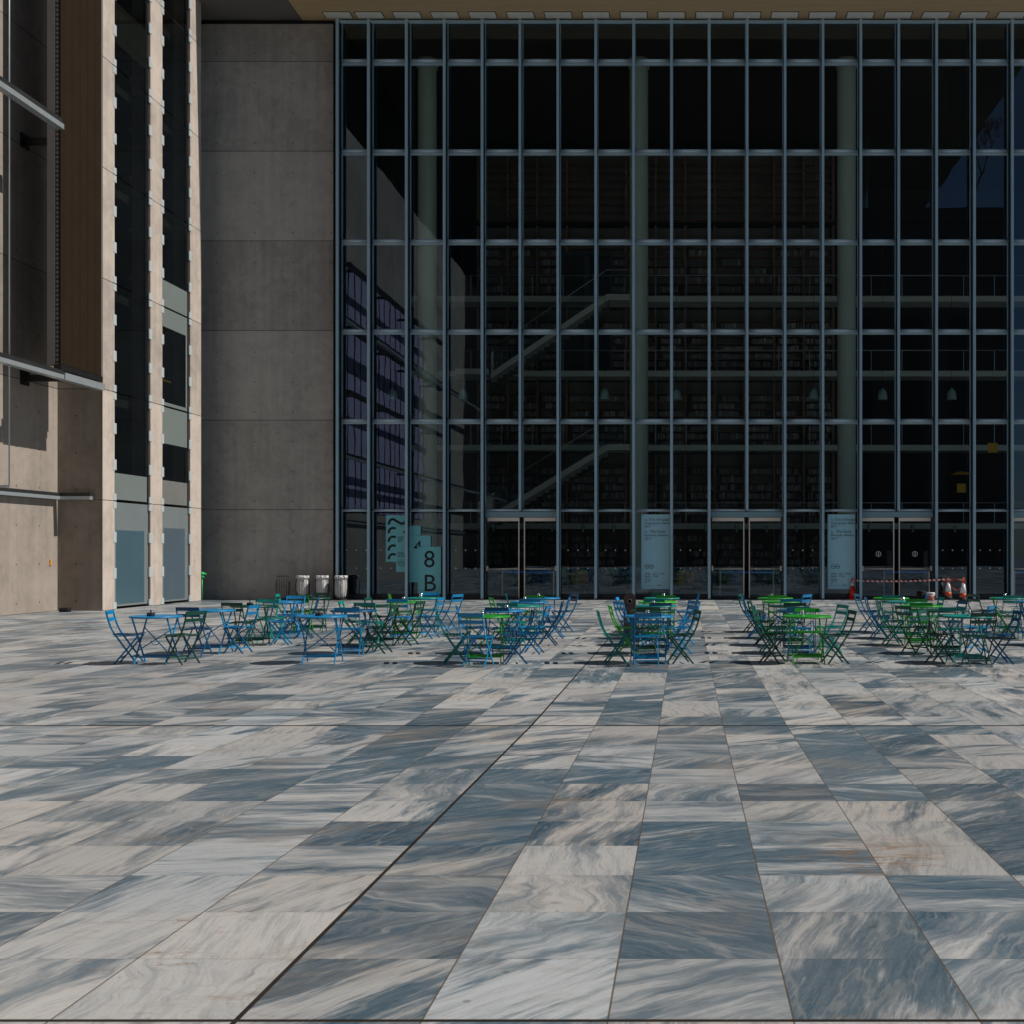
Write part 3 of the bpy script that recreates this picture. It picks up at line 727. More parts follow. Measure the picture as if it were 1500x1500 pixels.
def curve(ctrl, n=24):
    out = []
    for i in range(n + 1):
        tt = i / n * (len(ctrl) - 1); k = min(int(tt), len(ctrl) - 2); f = tt - k
        p0, p1, p2, p3 = ctrl[max(k-1, 0)], ctrl[k], ctrl[k+1], ctrl[min(k+2, len(ctrl)-1)]
        out.append(tuple(.5*((2*p1[c])+(-p0[c]+p2[c])*f+(2*p0[c]-5*p1[c]+4*p2[c]-p3[c])*f*f+(-p0[c]+3*p1[c]-3*p2[c]+p3[c])*f**3) for c in (0, 1)))
    return out
A, YA, da = board(565.3, 599, 754.8, 822.9, .06)
ribbon(A, YA, da, curve([zq(150, 250), zq(180, 185), zq(225, 168), zq(290, 205), zq(360, 236), zq(410, 215), zq(430, 160)]), .045)
for q in range(4):
    dy_ = 137 * q
    ribbon(A, YA, da, curve([zq(150, 385 + dy_), zq(172, 330 + dy_), zq(210, 305 + dy_), zq(265, 312 + dy_)], 14), .042)
B_, YB_, db = board(580.2, 616, 770.2, 837.8, .04)
ribbon(B_, YB_, db, [zq(378, 372), zq(440, 372)], .03); ribbon(B_, YB_, db, [zq(455, 318), zq(455, 422)], .045)
for s_, yy in (('Εθνική\nΒιβλιο-\nθήκη', 460), ('Ωράριο\nΔευτέρα\nΠαρασκευή', 700), ('——————\nΚτήριο βιβλίων\nκαι αναγνώσεων\nστον όροφο', 810)):
    text_mesh('lettering', s_, .07, M['ink'], B_, (X(zq(292, 0)[0], YB_), db - .004, Z(zq(0, yy)[1], YB_)))
C_, YC_, dc = board(593.3, 631, 784.7, 852.8, .02)
text_mesh('lettering', '4', .62, M['ink'], C_, (X(606.0, YC_), dc - .004, Z(809, YC_)))
text_mesh('lettering', '——\n———\n——\n———', .09, M['ink'], C_, (X(594.5, YC_), dc - .004, Z(838, YC_)))
E_, YE_, de = board(612, 646, 801, 870, 0)
text_mesh('lettering', '8', .88, M['ink'], E_, (X(629, YE_), de - .004, Z(831, YE_)), 'CENTER')
text_mesh('lettering', 'B', .88, M['ink'], E_, (X(629.5, YE_), de - .004, Z(866, YE_)), 'CENTER')

# ------------------------------------------------------------------ left building
lb = thing('concrete_building', 'sunlit concrete building on the left with tall narrow windows', 'building', (-18, 36, 0))
def lbp(mb, name, mat, parent=None, bevel=0):
    o = mb.build(name, mat, parent or lb, bevel=bevel)
    if parent is None: o.location = (18, -36, 0)
    return o
XF = -17.26; XW = -18.6; HB = 25.0
P0, P1, W1, P2, W2, P3 = 34.34, 35.05, 37.4, 38.25, 40.4, 41.3
lbp(MB().box(XW - .5, XW, -60, P0, 0, HB), 'side_wall', M['conc_side'])
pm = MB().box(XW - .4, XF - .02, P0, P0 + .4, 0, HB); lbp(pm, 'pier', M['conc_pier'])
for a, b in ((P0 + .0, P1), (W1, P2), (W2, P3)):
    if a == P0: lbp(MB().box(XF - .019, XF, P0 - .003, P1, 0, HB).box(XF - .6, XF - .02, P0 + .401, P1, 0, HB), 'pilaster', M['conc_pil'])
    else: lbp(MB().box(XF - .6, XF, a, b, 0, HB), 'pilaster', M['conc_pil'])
lbp(MB().box(XW - 2.2, XF - .02, P3 - .4, P3 - .002, 0, HB).box(XF - .0195, XF - .0191, P3 - .39, P3 - .39, 0, .001), 'return_wall', M['conc_pier'])
lbp(MB().box(XW - 2.2, XW - 2.0, P0 + .41, P3 - .41, 0, HB), 'room_wall', M['conc_dark'])
lbp(MB().box(XW - 2.0, XF - .61, P0 + .41, P3 - .41, HB - .2, HB), 'ceiling', M['conc_dark'])
ZL = [k * 3.283 for k in range(8)]
for k in range(1, 7): lbp(MB().box(XW - 1.99, XF - .62, P1 + .01, P3 - .42, ZL[k] - .25, ZL[k]), 'floor_slab', M['spandrel_dark'])
clip_me = MB().box(-.03, .012, -.10, .10, -.16, .16).mesh('glass_clip')
clip_half = MB().box(-.03, .012, -.10, .10, -.1, .1).mesh('glass_clip_half')
for wi, (a, b) in enumerate(((P1, W1), (P2, W2))):
    for k in range(7):
        z0, z1 = ZL[k] + .03, ZL[k + 1] - .03
        gap = .22
        fr = lbp(MB().box(XF - .12, XF - .06, b - gap, b - .003, z0, z1), 'window', M['black'])
        if k == 0:
            MB().box(XF - .075, XF - .05, a + .05, b - gap + .15, z0 + .05, z1).build('frosted_pane', M['frost'], fr)
            MB().box(XF - .049, XF - .042, a + .2, b - gap - .12, z0 + .12, z1 - (.85 if wi == 0 else .72)).build('blue_panel', M['frost_blue' if wi == 0 else 'frost_blue2'], fr)
            continue
        MB().box(XF - .045, XF - .02, a + .02, b - gap, z0, z1).build('window_pane', M['glass_side'], fr)
        def span(zz0, zz1, mt, off=-.16): MB().box(XF + off - .03, XF + off, a + .03, b - gap - .02, zz0, zz1).build('spandrel', M[mt], fr)
        if wi == 0 and k == 1: MB().box(XF - .018, XF - .008, a + .03, b - gap - .02, z0 + .02, z0 + .82).build('spandrel', M['spandrel'], fr)
        if wi == 1 and k == 1: MB().box(XF - .018, XF - .008, a + .03, b - gap - .02, z0 + .02, z0 + .80).build('spandrel', M['spandrel_grey'], fr)
        if wi == 1 and k == 1: MB().box(XF - .018, XF - .008, a + .03, b - gap - .02, z1 - 1.2, z1).build('spandrel', M['spandrel'], fr)
        if wi == 1 and k == 2:
            f2 = MB().box(XF - .018, XF - .006, a + .03, b - gap - .02, z1 - .62, z1).box(XF - .018, XF - .006, b - gap - .13, b - gap - .02, z0 + .12, z1 - .622).box(XF - .018, XF - .006, a + .03, b - gap - .02, z0, z0 + .11)
            f2.build('white_frame', M['spandrel'], fr)
            MB().box(XF - .5, XF - .46, a + .1, b - gap - .25, z0 + .95, z0 + 1.0).build('yellow_bar', M['yellow'], fr)
        if wi == 1 and k == 3: MB().box(XF - .018, XF - .006, a + .03, b - gap - .02, z0, z0 + .85).build('spandrel', M['spandrel'], fr)
        if wi == 0 and k == 5: MB().box(XF - .05, XF - .046, a + .03, b - gap - .02, z0 + .75, z0 + 2.0).build('spandrel', M['spandrel_dark'], fr)
        if wi == 1 and k >= 3:
            for zz in (z0 + .9, z0 + 2.5): MB().box(XF - 1.2, XF - 1.1, a + .2, b - gap - .9, zz, zz + .12).build('inner_bracket', M['slab'], fr)
    for k in range(7):
        for q in range(3):
            for side, yy in ((0, a), (1, b)):
                zz = ZL[k] + 1.094 * (q + .0)
                if q == 0:
                    for dz in (-.12, .12):
                        if zz + dz < .1: continue
                        o = inst('glass_clip', clip_half, M['clip'], lb, (XF + 18, yy - 36, zz + dz))
                else: o = inst('glass_clip', clip_me, M['clip'], lb, (XF + 18, yy - 36, zz))
M['screen_pale'] = plain('pale_screen_panel', (.36, .33, .50), .5, 0, .1, .6)
lbp(MB().box(XW + .002, XW + .06, 3.0, 24.0, 4.0, 17.5), 'pale_screen', M['screen_pale'])
for i in range(17): lbp(MB().box(XW + .061, XW + .10, 3.2 + i * 1.3, 3.28 + i * 1.3, 4.0, 17.5), 'screen_fin', M['black'])
for zz in (6.6, 9.9, 13.2, 16.5):
    lbp(MB().box(XW + 1.0, XW + 1.25, 2.0, 25.0, zz, zz + .22), 'outer_rail', M['alu_dark'])
    for yy in (4.0, 10.5, 17.0, 23.5): lbp(MB().box(XW + .105, XW + .999, yy, yy + .14, zz + .03, zz + .17), 'rail_bracket', M['alu_dark'])
# screen, rails, brackets and cable hung off the left building
XS = -17.0
sc = thing('sun_screen', 'tall brown woven sun screen hung on the concrete wall', 'sun screen', (XS, 32.6, 0))
def scp(mb, name, mat): o = mb.build(name, mat, sc); o.location = (-XS, -32.6, 0); return o
ya, yb, zb, zt = 31.55, 33.72, 6.85, HB
scp(MB().box(XS - .06, XS, ya, yb, zb, zt), 'fabric', M['fabric'])
scp(MB().box(XS - .36, XS - .155, ya - .02, ya + .1, zb - .05, zt), 'edge_bar', M['grey_bar'])
scp(MB().box(XS - .065, XS + .01, yb, yb + .06, zb, zt), 'far_edge', M['grey_bar'])
scp(MB().box(XS - .14, XS - .07, ya + .15, yb - .05, zb + .1, zt), 'lining', M['black'])
scp(MB().box(XS - .14, XS - .066, ya - .012, ya + .05, zb, zt), 'slat_edge', M['ladder'])
scp(MB().box(XS - .14, XS + .06, ya - .1, yb - .01, zb - .16, zb - .025), 'bottom_bracket', M['black'])
def rail(lab, z, y1, dep, hgt, y2=None, xs=-17.0):
    t = thing('facade_rail', lab, 'rail', (xs, 20, z), 0, 'rails along the concrete wall')
    MB().box(-dep / 2, dep / 2, -70, y1 - 20, 0, hgt * .5).build('channel', M['alu_dark'], t)
    MB().box(-dep / 2, dep / 2 + .03, -70, y1 - 20, -hgt * .5, -.003).build('rail_face', M['alu'], t)
    if y2: MB().box(-dep / 2 + .02, dep / 2 + .06, y1 - 20 + .01, y2 - 20, -hgt * .55, hgt * .25).build('rail_end', M['alu'], t)
rail('upper metal rail ending at the brown sun screen', 13.35, 31.5, .18, .28)
rail('metal rail under the foot of the brown sun screen', 6.55, 31.5, .18, .24, 33.66)
rail('lowest metal rail, just above head height of the ground storey', 3.38, 34.28, .16, .20, None, XW + .10)
lr = [o for o in bpy.data.objects if o.get('label', '').startswith('lowest metal rail')][0]
MB().box(.09, X(134, 34.2) - XW - .10, 14.12, 14.28, 0, .10).build('channel', M['alu_dark'], lr)
MB().box(.121, X(134, 34.2) - XW - .10, 14.09, 14.28, -.10, -.003).build('rail_face', M['alu'], lr)
for z, lab in ((13.27, 'upper black steel bracket between concrete wall and sun screen'), (6.62, 'lower black steel bracket under the sun screen')):
    t = thing('wall_bracket', lab, 'bracket', (XW, 32.6, z), 0, 'brackets carrying the sun screen')
    MB().box(.002, .05, -.2, .2, -.2, .2).build('plate', M['black'], t, bevel=.01)
    MB().box(.051, XS - XW - .15, -.07, .07, -.09, .09).build('arm', M['black'], t)
o = MB().tube([(0, 0, 3.42), (0, 0, HB)], .018, 8).box(XW - XS + .002, .02, -.03, .03, 3.36, 3.42).build('steel_cable', M['alu'], None, (XS + .0, 29.15, 0))
tag(o, 'thin vertical steel cable stretched upward in front of the concrete wall', 'cable')
o = MB().box(-.14, .14, -.10, .10, 0, .13).build('floor_uplight', M['black'], None, (X(85, 33.5) + .15, 33.6, 0), bevel=.03)
tag(o, 'small black floor light at the foot of the concrete pier', 'floor light')
o = MB().box(0, .03, -.05, .05, -.09, .09).build('wall_plate', M['orange'], None, (XW + .001, 33.95, Z(824, 33.95)), bevel=.006)
tag(o, 'small orange plate on the concrete wall beside the pier', 'plate')
t = thing('standpipe', 'thin green standpipe with green cap behind the last concrete pilaster', 'standpipe', (X(296.2, 41.75), 41.75, 0))
MB().tube([(0, 0, 0), (0, 0, .8)], .02, 8).build('pipe', M['greenplastic'], t)
MB().lathe([(.03, .78), (.07, .8), (.075, .86), (.05, .9), (.09, .92), (.09, .98), (.03, 1.02), (0, 1.02)], 14).build('cap', M['greenplastic'], t)
MB().tube([(0, 0, .94), (.14, 0, .95)], .035, 8).build('outlet', M['greenplastic'], t)

# ------------------------------------------------------------------ the far side of the square (seen in the glass)
ob = thing('opposite_building', 'long concrete block across the square, seen mirrored in the glass', 'building', (0, -25, 0))
def obp(mb, name, mat): o = mb.build(name, mat, ob); o.location = (0, 25, 0); return o
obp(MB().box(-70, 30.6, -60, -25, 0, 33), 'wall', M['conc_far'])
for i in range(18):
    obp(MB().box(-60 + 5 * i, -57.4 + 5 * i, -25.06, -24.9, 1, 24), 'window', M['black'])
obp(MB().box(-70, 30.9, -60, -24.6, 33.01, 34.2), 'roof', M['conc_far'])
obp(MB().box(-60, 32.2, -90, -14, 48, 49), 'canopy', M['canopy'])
for cx_ in (-40, -10, 20): obp(MB().tube([(cx_, -45, 34.21), (cx_, -45, 47.99)], .35, 10), 'canopy_post', M['alu'])
tr = thing('bare_tree', 'bare branched tree on the roof garden across the square, mirrored in the right glass', 'tree', (28.8, -32, 34.2))
rt = random.Random(5); tk = MB(); br = MB()
def grow(p, d, r, n):
    q = p + d * (r * 16 + .5); (tk if n == 6 else br).tube([p, (p + q) / 2 + Vector((rt.uniform(-.1, .1), rt.uniform(-.1, .1), 0)) * r * 4, q], [r, r * .9, r * .75], 6)
    if n == 0: return
    for k in range(2 if n > 4 else 3):
        nd = (d + Vector((rt.uniform(-.8, .8), rt.uniform(-.8, .8), rt.uniform(-.3, .5)))).normalized()
        grow(q, nd, r * .68, n - 1)
grow(Vector((0, 0, 0)), Vector((0, 0, 1)), .17, 6)
tk.build('trunk', M['bark'], tr); br.build('branches', M['bark'], tr)

# ------------------------------------------------------------------ street things near the facade
def litter_bin(px, bag, lab, seed):
    Y = 41.75
    t = thing('litter_bin', lab, 'litter bin', (X(px, Y), Y, 0), 0, 'litter bins along the concrete end wall')
    prof = [(.20, .05), (.235, .25), (.245, .45), (.235, .65), (.20, .86)]
    w = MB()
    for i in range(18):
        a = 2 * math.pi * i / 18
        w.tube([(r * math.cos(a), r * math.sin(a), z) for r, z in prof], .008, 5)
    w.build('wire_cage', M['black'], t)
    rg = MB()
    for r, z in ((.205, .87), (.20, .05)):
        n = 24; pts = [(r * math.cos(2*math.pi*i/n), r * math.sin(2*math.pi*i/n), z) for i in range(n + 1)]
        rg.tube(pts, .013, 6)
    rg.build('rim', M['black'], t)
    MB().lathe([(.21, 0), (.21, .03), (.19, .045), (0, .045)], 20).build('base', M['rubber'], t)
    if bag:
        rb = random.Random(seed); ph = [rb.uniform(0, 6.3) for _ in range(4)]
        wob = lambda a, z: 1 + .05 * math.sin(7 * a + ph[0] + z * 3) + .035 * math.sin(13 * a + ph[1] - z * 5) + .04 * math.sin(3 * a + ph[2] + z * 6)
        lo = rb.uniform(.06, .2)
        MB().lathe([(.0, lo), (.13, lo + .01), (.185, lo + .12), (.212, .42), (.205, .62), (.185, .8), (.20, .885), (.215, .89), (.222, .85), (.224, .78)], 48, wob=wob).build('bag', M['bag'], t)
litter_bin(414.5, False, 'empty black wire litter bin, without a bag, by the concrete wall', 1)
litter_bin(443.5, True, 'wire litter bin with white bag, next to the empty black one', 2)
litter_bin(472, True, 'wire litter bin with a short white bag, between two other bagged bins', 3)
litter_bin(499.5, True, 'wire litter bin with white bag, at the corner where the glass starts', 4)

def cone(px, py, lab, style, h=.76):
    Y = F * EYE / (py - CY)
    t = thing('traffic_cone', lab, 'traffic cone', (X(px, Y), Y, 0), R(12), 'traffic cones by the taped off doors')
    r0, r1 = .15, .03
    rad = lambda f: r0 + (r1 - r0) * f
    bm_ = M['cone_red'] if style == 'red' else M['rubber']
    MB().box(-.2, .2, -.2, .2, 0, .035).build('base', bm_, t, bevel=.012)
    if style == 'red':
        cuts = [(0.03, .66, 'cone_red', 'lower_body'), (.66, .86, 'cone_white', 'reflective_band'), (.86, 1.0, 'cone_red', 'tip')]
    else:
        cuts = [(0.03, .20, 'rubber', 'lower_body'), (.20, .38, 'cone_orange', 'orange_band'), (.38, .78, 'cone_white', 'reflective_sleeve'), (.78, 1.0, 'cone_orange', 'tip')]
    for a, b, mt, nm in cuts:
        g_ = .004 if 'reflective' in nm else 0
        MB().lathe([(rad(a) + g_, a * h + .002), (rad(b) + g_, b * h)] + ([(.02, b * h + .02), (0, b * h + .022)] if b == 1.0 else []), 20).build(nm, M[mt], t)
    MB().tube([(.0, 0, h * .93), (-.03, -.02, h * .95), (-.055, -.03, h * .88), (-.07, -.03, h * .80)], .014, 6).build('tape_knot', M['cone_red'], t)
    return t
c1 = cone(1249, 878.3, 'lone red traffic cone in front of the right banner', 'red')
c2 = cone(1389, 879.0, 'orange and white traffic cone nearer the bucket', 'white', .80)
c3 = cone(1411, 882.2, 'orange and white traffic cone at the far end of the tape', 'white', .84)
def strip(name, pts, h, mat, lab):
    m = MB(); n = len(pts)
    for i, p in enumerate(pts):
        tw = .5 * math.sin(i * .9)
        dy, dz = math.sin(tw) * h, math.cos(tw) * h
        m.v += [(p[0], p[1] - dy - .001, p[2] - dz), (p[0], p[1] + dy - .001, p[2] + dz), (p[0], p[1] + dy + .001, p[2] + dz), (p[0], p[1] - dy + .001, p[2] - dz)]
    for i in range(n - 1):
        for k in range(4): m.f.append((i*4+k, i*4+(k+1) % 4, (i+1)*4+(k+1) % 4, (i+1)*4+k)); m.sm.append(True)
    return tag(m.build(name, mat), lab, 'tape')
a_ = Vector(c1.location) + Vector((0, -.06, .70)); b_ = Vector(c2.location) + Vector((0, -.06, .745)); d_ = Vector(c3.location) + Vector((.06, -.06, .78))
pts = []
for i in range(41):
    f = i / 40; p = a_.lerp(b_, f); p.z -= .055 * 4 * f * (1 - f) * (.6 + .4 * (1 - f)); pts.append(p)
for i in range(1, 9): pts.append(b_.lerp(d_, i / 8))
strip('barrier_tape', pts, .033, M['tape'], 'red and white barrier tape strung between the traffic cones')
pts = []
for i in range(13):
    f = i / 12; p = b_.lerp(d_, f); p.z -= .09 + .34 * 4 * f * (1 - f) * .8; p.y -= .03; pts.append(p)
strip('barrier_tape', pts, .03, M['tape'], 'slack loop of red and white tape drooping between the right hand cones')
Y = F * EYE / (879.5 - CY)
t = thing('bucket', 'white lidded bucket with pink label standing left of the orange and white cones', 'bucket', (X(1363, Y), Y, 0))
MB().lathe([(.125, 0), (.13, .01), (.148, .21)], 24).build('tub', M['bucket'], t)
MB().lathe([(.152, .212), (.158, .22), (.16, .27), (.15, .285), (0, .29)], 24).build('lid', M['cone_white'], t)
MB().tube([(.158 * math.cos(a), .158 * math.sin(a) , .235 - .06 * math.sin(a) * -1 if False else .235 - .07 * max(0, -math.sin(a))) for a in [math.pi + math.pi * i / 12 for i in range(13)]], .006, 6).build('handle', M['white'], t)

# ------------------------------------------------------------------ bistro furniture
def half(pts, x): return [(x, y, z) for y, z in pts]
LONG = [(-.275, .825), (-.262, .765), (-.238, .67), (-.20, .56), (-.155, .475), (-.10, .395), (.0, .245), (.175, 0.0)]
SHORT = [(.185, .437), (.13, .365), (.0, .20), (-.165, 0.0)]
CH = {}
CH['rear_leg_a'] = MB().sweep(half(LONG, -.195), .0125, .0055).mesh('long_leg')
CH['rear_leg_b'] = MB().sweep(half(LONG, .195), .0125, .0055).mesh('long_leg')
CH['front_leg_a'] = MB().sweep(half(SHORT, -.172), .0125, .0055).mesh('short_leg')
CH['front_leg_b'] = MB().sweep(half(SHORT, .172), .0125, .0055).mesh('short_leg')
st = MB()
for i in range(8):
    y = -.165 + i * .0505; st.box(-.192, .192, y - .0185, y + .0185, .440 + .004 * abs(i - 3.5), .4515 + .004 * abs(i - 3.5))
st.box(-.168, -.150, -.17, .20, .427, .4395).box(.150, .168, -.17, .20, .427, .4395)
CH['seat'] = st.mesh('seat')
bk_ = MB()
for zc, hh in ((.797, .03), (.69, .027)):
    n = 6; rows = []
    for i in range(n + 1):
        x = -.205 + .41 * i / n; yb_ = -.272 + (.797 - zc) * .25 - .012 * (1 - (2 * i / n - 1) ** 2) + .02
        rows.append((x, yb_))
    vs = []
    for x, y in rows: vs += [(x, y - .006 - .008, zc - hh + .0), (x, y - .006 - .022, zc + hh), (x, y + .004 - .022, zc + hh), (x, y + .004 - .008, zc - hh)]
    fs = [(i*4+k, i*4+(k+1) % 4, (i+1)*4+(k+1) % 4, (i+1)*4+k) for i in range(n) for k in range(4)] + [(0, 3, 2, 1), (n*4, n*4+1, n*4+2, n*4+3)]
    bk_.add(vs, fs)
CH['backrest'] = bk_.mesh('backrest')
CH['bar_f'] = MB().box(-.189, .189, .088, .098, .098, .122).mesh('stretcher')
CH['bar_r'] = MB().box(-.166, .166, -.108, -.098, .078, .10).mesh('stretcher')
def chair(colr, x, y, rz, lab):
    t = thing('folding_chair', lab, 'chair', (x, y, 0), rz, 'folding bistro chairs on the square')
    mt = M['paint' + colr]
    inst('seat', CH['seat'], mt, t); inst('backrest', CH['backrest'], mt, t)
    for k in ('rear_leg_a', 'rear_leg_b', 'front_leg_a', 'front_leg_b'): inst('leg', CH[k], mt, t)
    inst('stretcher', CH['bar_f'], mt, t); inst('stretcher', CH['bar_r'], mt, t)
    return t
TB = {}
TB['top'] = MB().lathe([(0, .722), (.37, .722), (.385, .718), (.388, .728), (.388, .742), (.38, .747), (.366, .7445), (0, .7435)], 48).mesh('table_top')
LA = [(-.21, .72), (.0, .36), (.21, 0)]
for nm, x, s_ in (('a', -.275, 1), ('b', .275, 1), ('c', -.245, -1), ('d', .245, -1)):
    TB['leg_' + nm] = MB().sweep([(x, s_ * y, z) for y, z in LA], .0125, .007).mesh('table_leg')
TB['bar_a'] = MB().box(-.267, .267, .132, .144, .10, .13).mesh('foot_bar')
TB['bar_b'] = MB().box(-.237, .237, -.144, -.132, .10, .13).mesh('foot_bar')
bm = MB().sweep([(-.235, .115, .55), (.235, -.13, .20)], .008, .004, (0, 1, 0)).sweep([(.235, .115, .55), (-.235, -.142, .20)], .008, .004, (0, 1, 0))
n = 8; bm.tube([(.07 * math.cos(math.pi + math.pi * i / n), -.02, .36 + .07 * math.sin(math.pi + math.pi * i / n)) for i in range(n + 1)], .006, 6)
TB['brace'] = bm.mesh('brace')
ASH = {'bowl': MB().lathe([(.045, 0), (.058, .005), (.062, .05), (.058, .055), (.05, .03), (0, .025)], 18).mesh('bowl'),
       'knob': MB().lathe([(.018, .026), (.012, .04), (.01, .085), (.014, .095), (0, .1)], 10).mesh('snuffer')}
JAR = {'jar': MB().lathe([(.03, 0), (.036, .01), (.036, .055), (.028, .068)], 16).mesh('jar'),
       'lid': MB().lathe([(.03, .069), (.032, .075), (.03, .09), (0, .098)], 16).mesh('lid')}
# column X, row Y, then per table: colour, chairs (side, colour), thing on top
COLX = [-8.27, -5.69, -3.12, -.57, 1.93, 4.44, 6.97]
ROWY = [18.2, 19.97, 21.7, 23.4, 25.3]
ROWN = ['front row', 'second row', 'third row', 'fourth row', 'back row']
COLN = ['leftmost column', 'second column from left', 'third column from left', 'middle column', 'third column from right', 'second column from right', 'rightmost column']
T = {
 (0,0): ('B', 'L:B R:D', 'a'), (0,1): ('B', 'F:N R:B', ''), (0,2): ('D', 'F:D R:B B:T', 'a'), (0,3): ('B', 'F:T R:N B:S', ''), (0,4): ('D', 'F:G L:T B:D', 'a'),
 (1,0): ('B', '', 'a'), (1,1): ('N', 'F:B R:D', 'a'), (1,2): ('D', 'F:T R:D L:T', ''), (1,3): ('G', 'R:B F:S L:D', 'j'), (1,4): ('T', 'L:L R:B B:B', 'j'),
 (2,0): ('G', 'L:T F:B R:N', 'j'), (2,1): ('B', 'F:N R:B L:S', 'j'), (2,2): ('T', 'F:T R:N', ''), (2,3): ('B', 'F:B L:G R:B', 'j'), (2,4): ('B', 'F:G R:N L:T', 'j'),
 (3,0): ('B', 'L:T F:B R:D', 'j'), (3,1): ('D', 'L:L F:D R:B', ''), (3,2): ('T', 'L:B F:N R:B', 'j'), (3,3): ('L', 'L:S F:T', ''), (3,4): ('T', 'F:G B:D R:B', 'j'),
 (4,0): ('G', 'L:D B:G R:D', 'j'), (4,1): ('N', 'F:B L:T R:T', ''), (4,2): ('D', 'F:D L:D', ''), (4,3): ('G', 'F:B L:S', ''), (4,4): ('G', 'F:L L:D R:B', 'j'),
 (5,0): ('T', 'L:D F:D R:N', 'j'), (5,1): ('D', 'F:T L:D R:B', ''), (5,2): ('G', 'F:G L:T R:N', ''), (5,3): ('T', 'F:G L:B R:T', 'j'), (5,4): ('G', 'F:T L:B R:S', ''),
 (6,2): ('T', 'L:N', ''), (6,3): ('B', 'L:G F:T', ''), (6,4): ('T', 'L:D F:T R:B', 'j'),
}
SIDE = {'L': 'left of', 'R': 'right of', 'F': 'in front of', 'B': 'behind'}
rf = random.Random(4)
for (c, r), (tc, chairs, item) in T.items():
    tx = COLX[c] + rf.uniform(-.05, .05) + (.12 if c == 0 and r else 0); ty = ROWY[r] + rf.uniform(-.04, .04)
    tn = PAINT[tc][0]
    t = thing('bistro_table', f'{tn} round folding table, {ROWN[r]}, {COLN[c]} of tables', 'table', (tx, ty, 0), R(rf.uniform(-9, 9)), 'round folding tables on the square')
    mt = M['paint' + tc]
    inst('table_top', TB['top'], mt, t)
    for k in 'abcd': inst('leg', TB['leg_' + k], mt, t)
    inst('foot_bar', TB['bar_a'], mt, t); inst('foot_bar', TB['bar_b'], mt, t); inst('brace', TB['brace'], mt, t)
    if item == 'a':
        a = thing('ashtray', f'dark lidded ashtray on the {tn} table, {ROWN[r]}, {COLN[c]}', 'ashtray', (tx + rf.uniform(-.06, .06), ty + rf.uniform(-.1, .05), .744), 0, 'things standing on the tables')
        inst('bowl', ASH['bowl'], M['china'], a); inst('snuffer', ASH['knob'], M['china'], a)
    elif item == 'j':
        a = thing('sugar_jar', f'shiny steel jar on the {tn} table, {ROWN[r]}, {COLN[c]}', 'jar', (tx + rf.uniform(-.1, .1), ty + rf.uniform(-.12, .05), .744), 0, 'things standing on the tables')
        inst('jar', JAR['jar'], M['silver'], a); inst('lid', JAR['lid'], M['silver'], a)
    for ch in chairs.split():
        sd, cc = ch.split(':')
        d = .47 + rf.uniform(-.04, .07)
        j = R(rf.uniform(-14, 14))
        if sd == 'L': x, y, a = tx - d, ty + rf.uniform(-.08, .12), -math.pi / 2
        elif sd == 'R': x, y, a = tx + d, ty + rf.uniform(-.12, .06), math.pi / 2
        elif sd == 'F': x, y, a = tx + rf.uniform(-.12, .1), ty - d, 0
        else: x, y, a = tx + rf.uniform(-.1, .1), ty + d, math.pi
        if sd in 'LR' and rf.random() < .45: j += R(rf.choice((-24, 20)))
        chair(cc, x, y, a + j, f'{PAINT[cc][0]} folding chair {SIDE[sd]} {tn} table, {ROWN[r]}, {COLN[c]}')
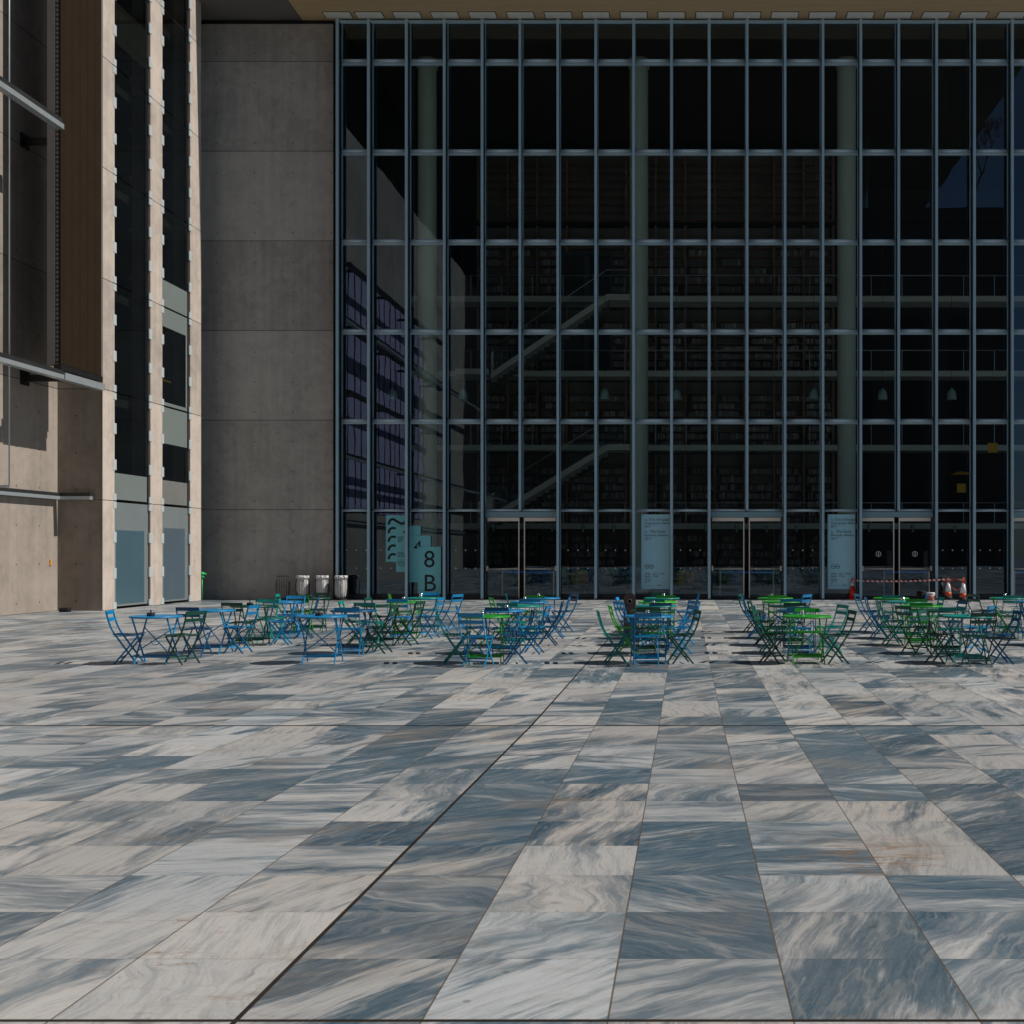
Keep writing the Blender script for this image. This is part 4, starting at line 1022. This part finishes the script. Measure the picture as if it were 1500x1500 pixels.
# brown board between the chairs
Y = 22.6
t = thing('menu_board', 'dark brown round topped board standing among the chairs in the middle column', 'menu board', (X(922.5, Y), Y, 0))
pl = [(-.12, .08), (.12, .08)] + [(.12 * math.cos(math.pi * i / 12), .93 - .12 + .12 * math.sin(math.pi * i / 12) + .02) for i in range(13)]
MB().prism(pl, -.012, .012).build('panel', M['brown'], t)
MB().box(-.16, .16, -.12, .12, 0, .03).box(-.02, .02, -.011, .011, .03, .08).build('foot', M['black'], t)
MB().lathe([(.045, 0), (.045, .004), (.036, .0045), (.036, 0)], 20).build('round_emblem', M['spandrel_grey'], t, (0, -.0125, .78)).rotation_euler = (R(90), 0, 0)

# ------------------------------------------------------------------ light, sky, camera
SUN = Vector((1.0, -.05, 1.0)).normalized()
L = bpy.data.lights.new('sun', 'SUN'); L.energy = 5.0; L.angle = R(.53); L.color = (1.0, .93, .84)
so = bpy.data.objects.new('sun', L); col.objects.link(so); so.location = (60, -4, 60)
so.rotation_euler = SUN.to_track_quat('Z', 'Y').to_euler()
w = bpy.data.worlds.new('World'); scene.world = w; w.use_nodes = True
nt = w.node_tree; bg = nt.nodes['Background']
sky = nt.nodes.new('ShaderNodeTexSky'); sky.sky_type = 'NISHITA'; sky.sun_disc = False
sky.sun_elevation = math.asin(SUN.z); sky.sun_rotation = math.atan2(SUN.x, SUN.y)
sky.air_density = .75; sky.dust_density = .3; sky.ozone_density = 1.6
nt.links.new(sky.outputs[0], bg.inputs[0]); bg.inputs[1].default_value = .05

cam = bpy.data.cameras.new('camera'); cam.sensor_width = 36; cam.lens = F / 1500 * 36
cam.shift_x = -(CX - 750) / 1500; cam.shift_y = (CY - 750) / 1500
cam.clip_end = 1000
co = bpy.data.objects.new('camera', cam); col.objects.link(co); co.location = (0, 0, EYE); co.rotation_euler = (R(90), 0, 0)
scene.camera = co
vs = scene.view_settings
vs.view_transform = 'Standard'; vs.look = 'None'; vs.exposure = -.22; vs.gamma = 1
scene.cycles.use_denoising = True
scene.cycles.max_bounces = 8; scene.cycles.transparent_max_bounces = 24
scene.cycles.sample_clamp_indirect = 6
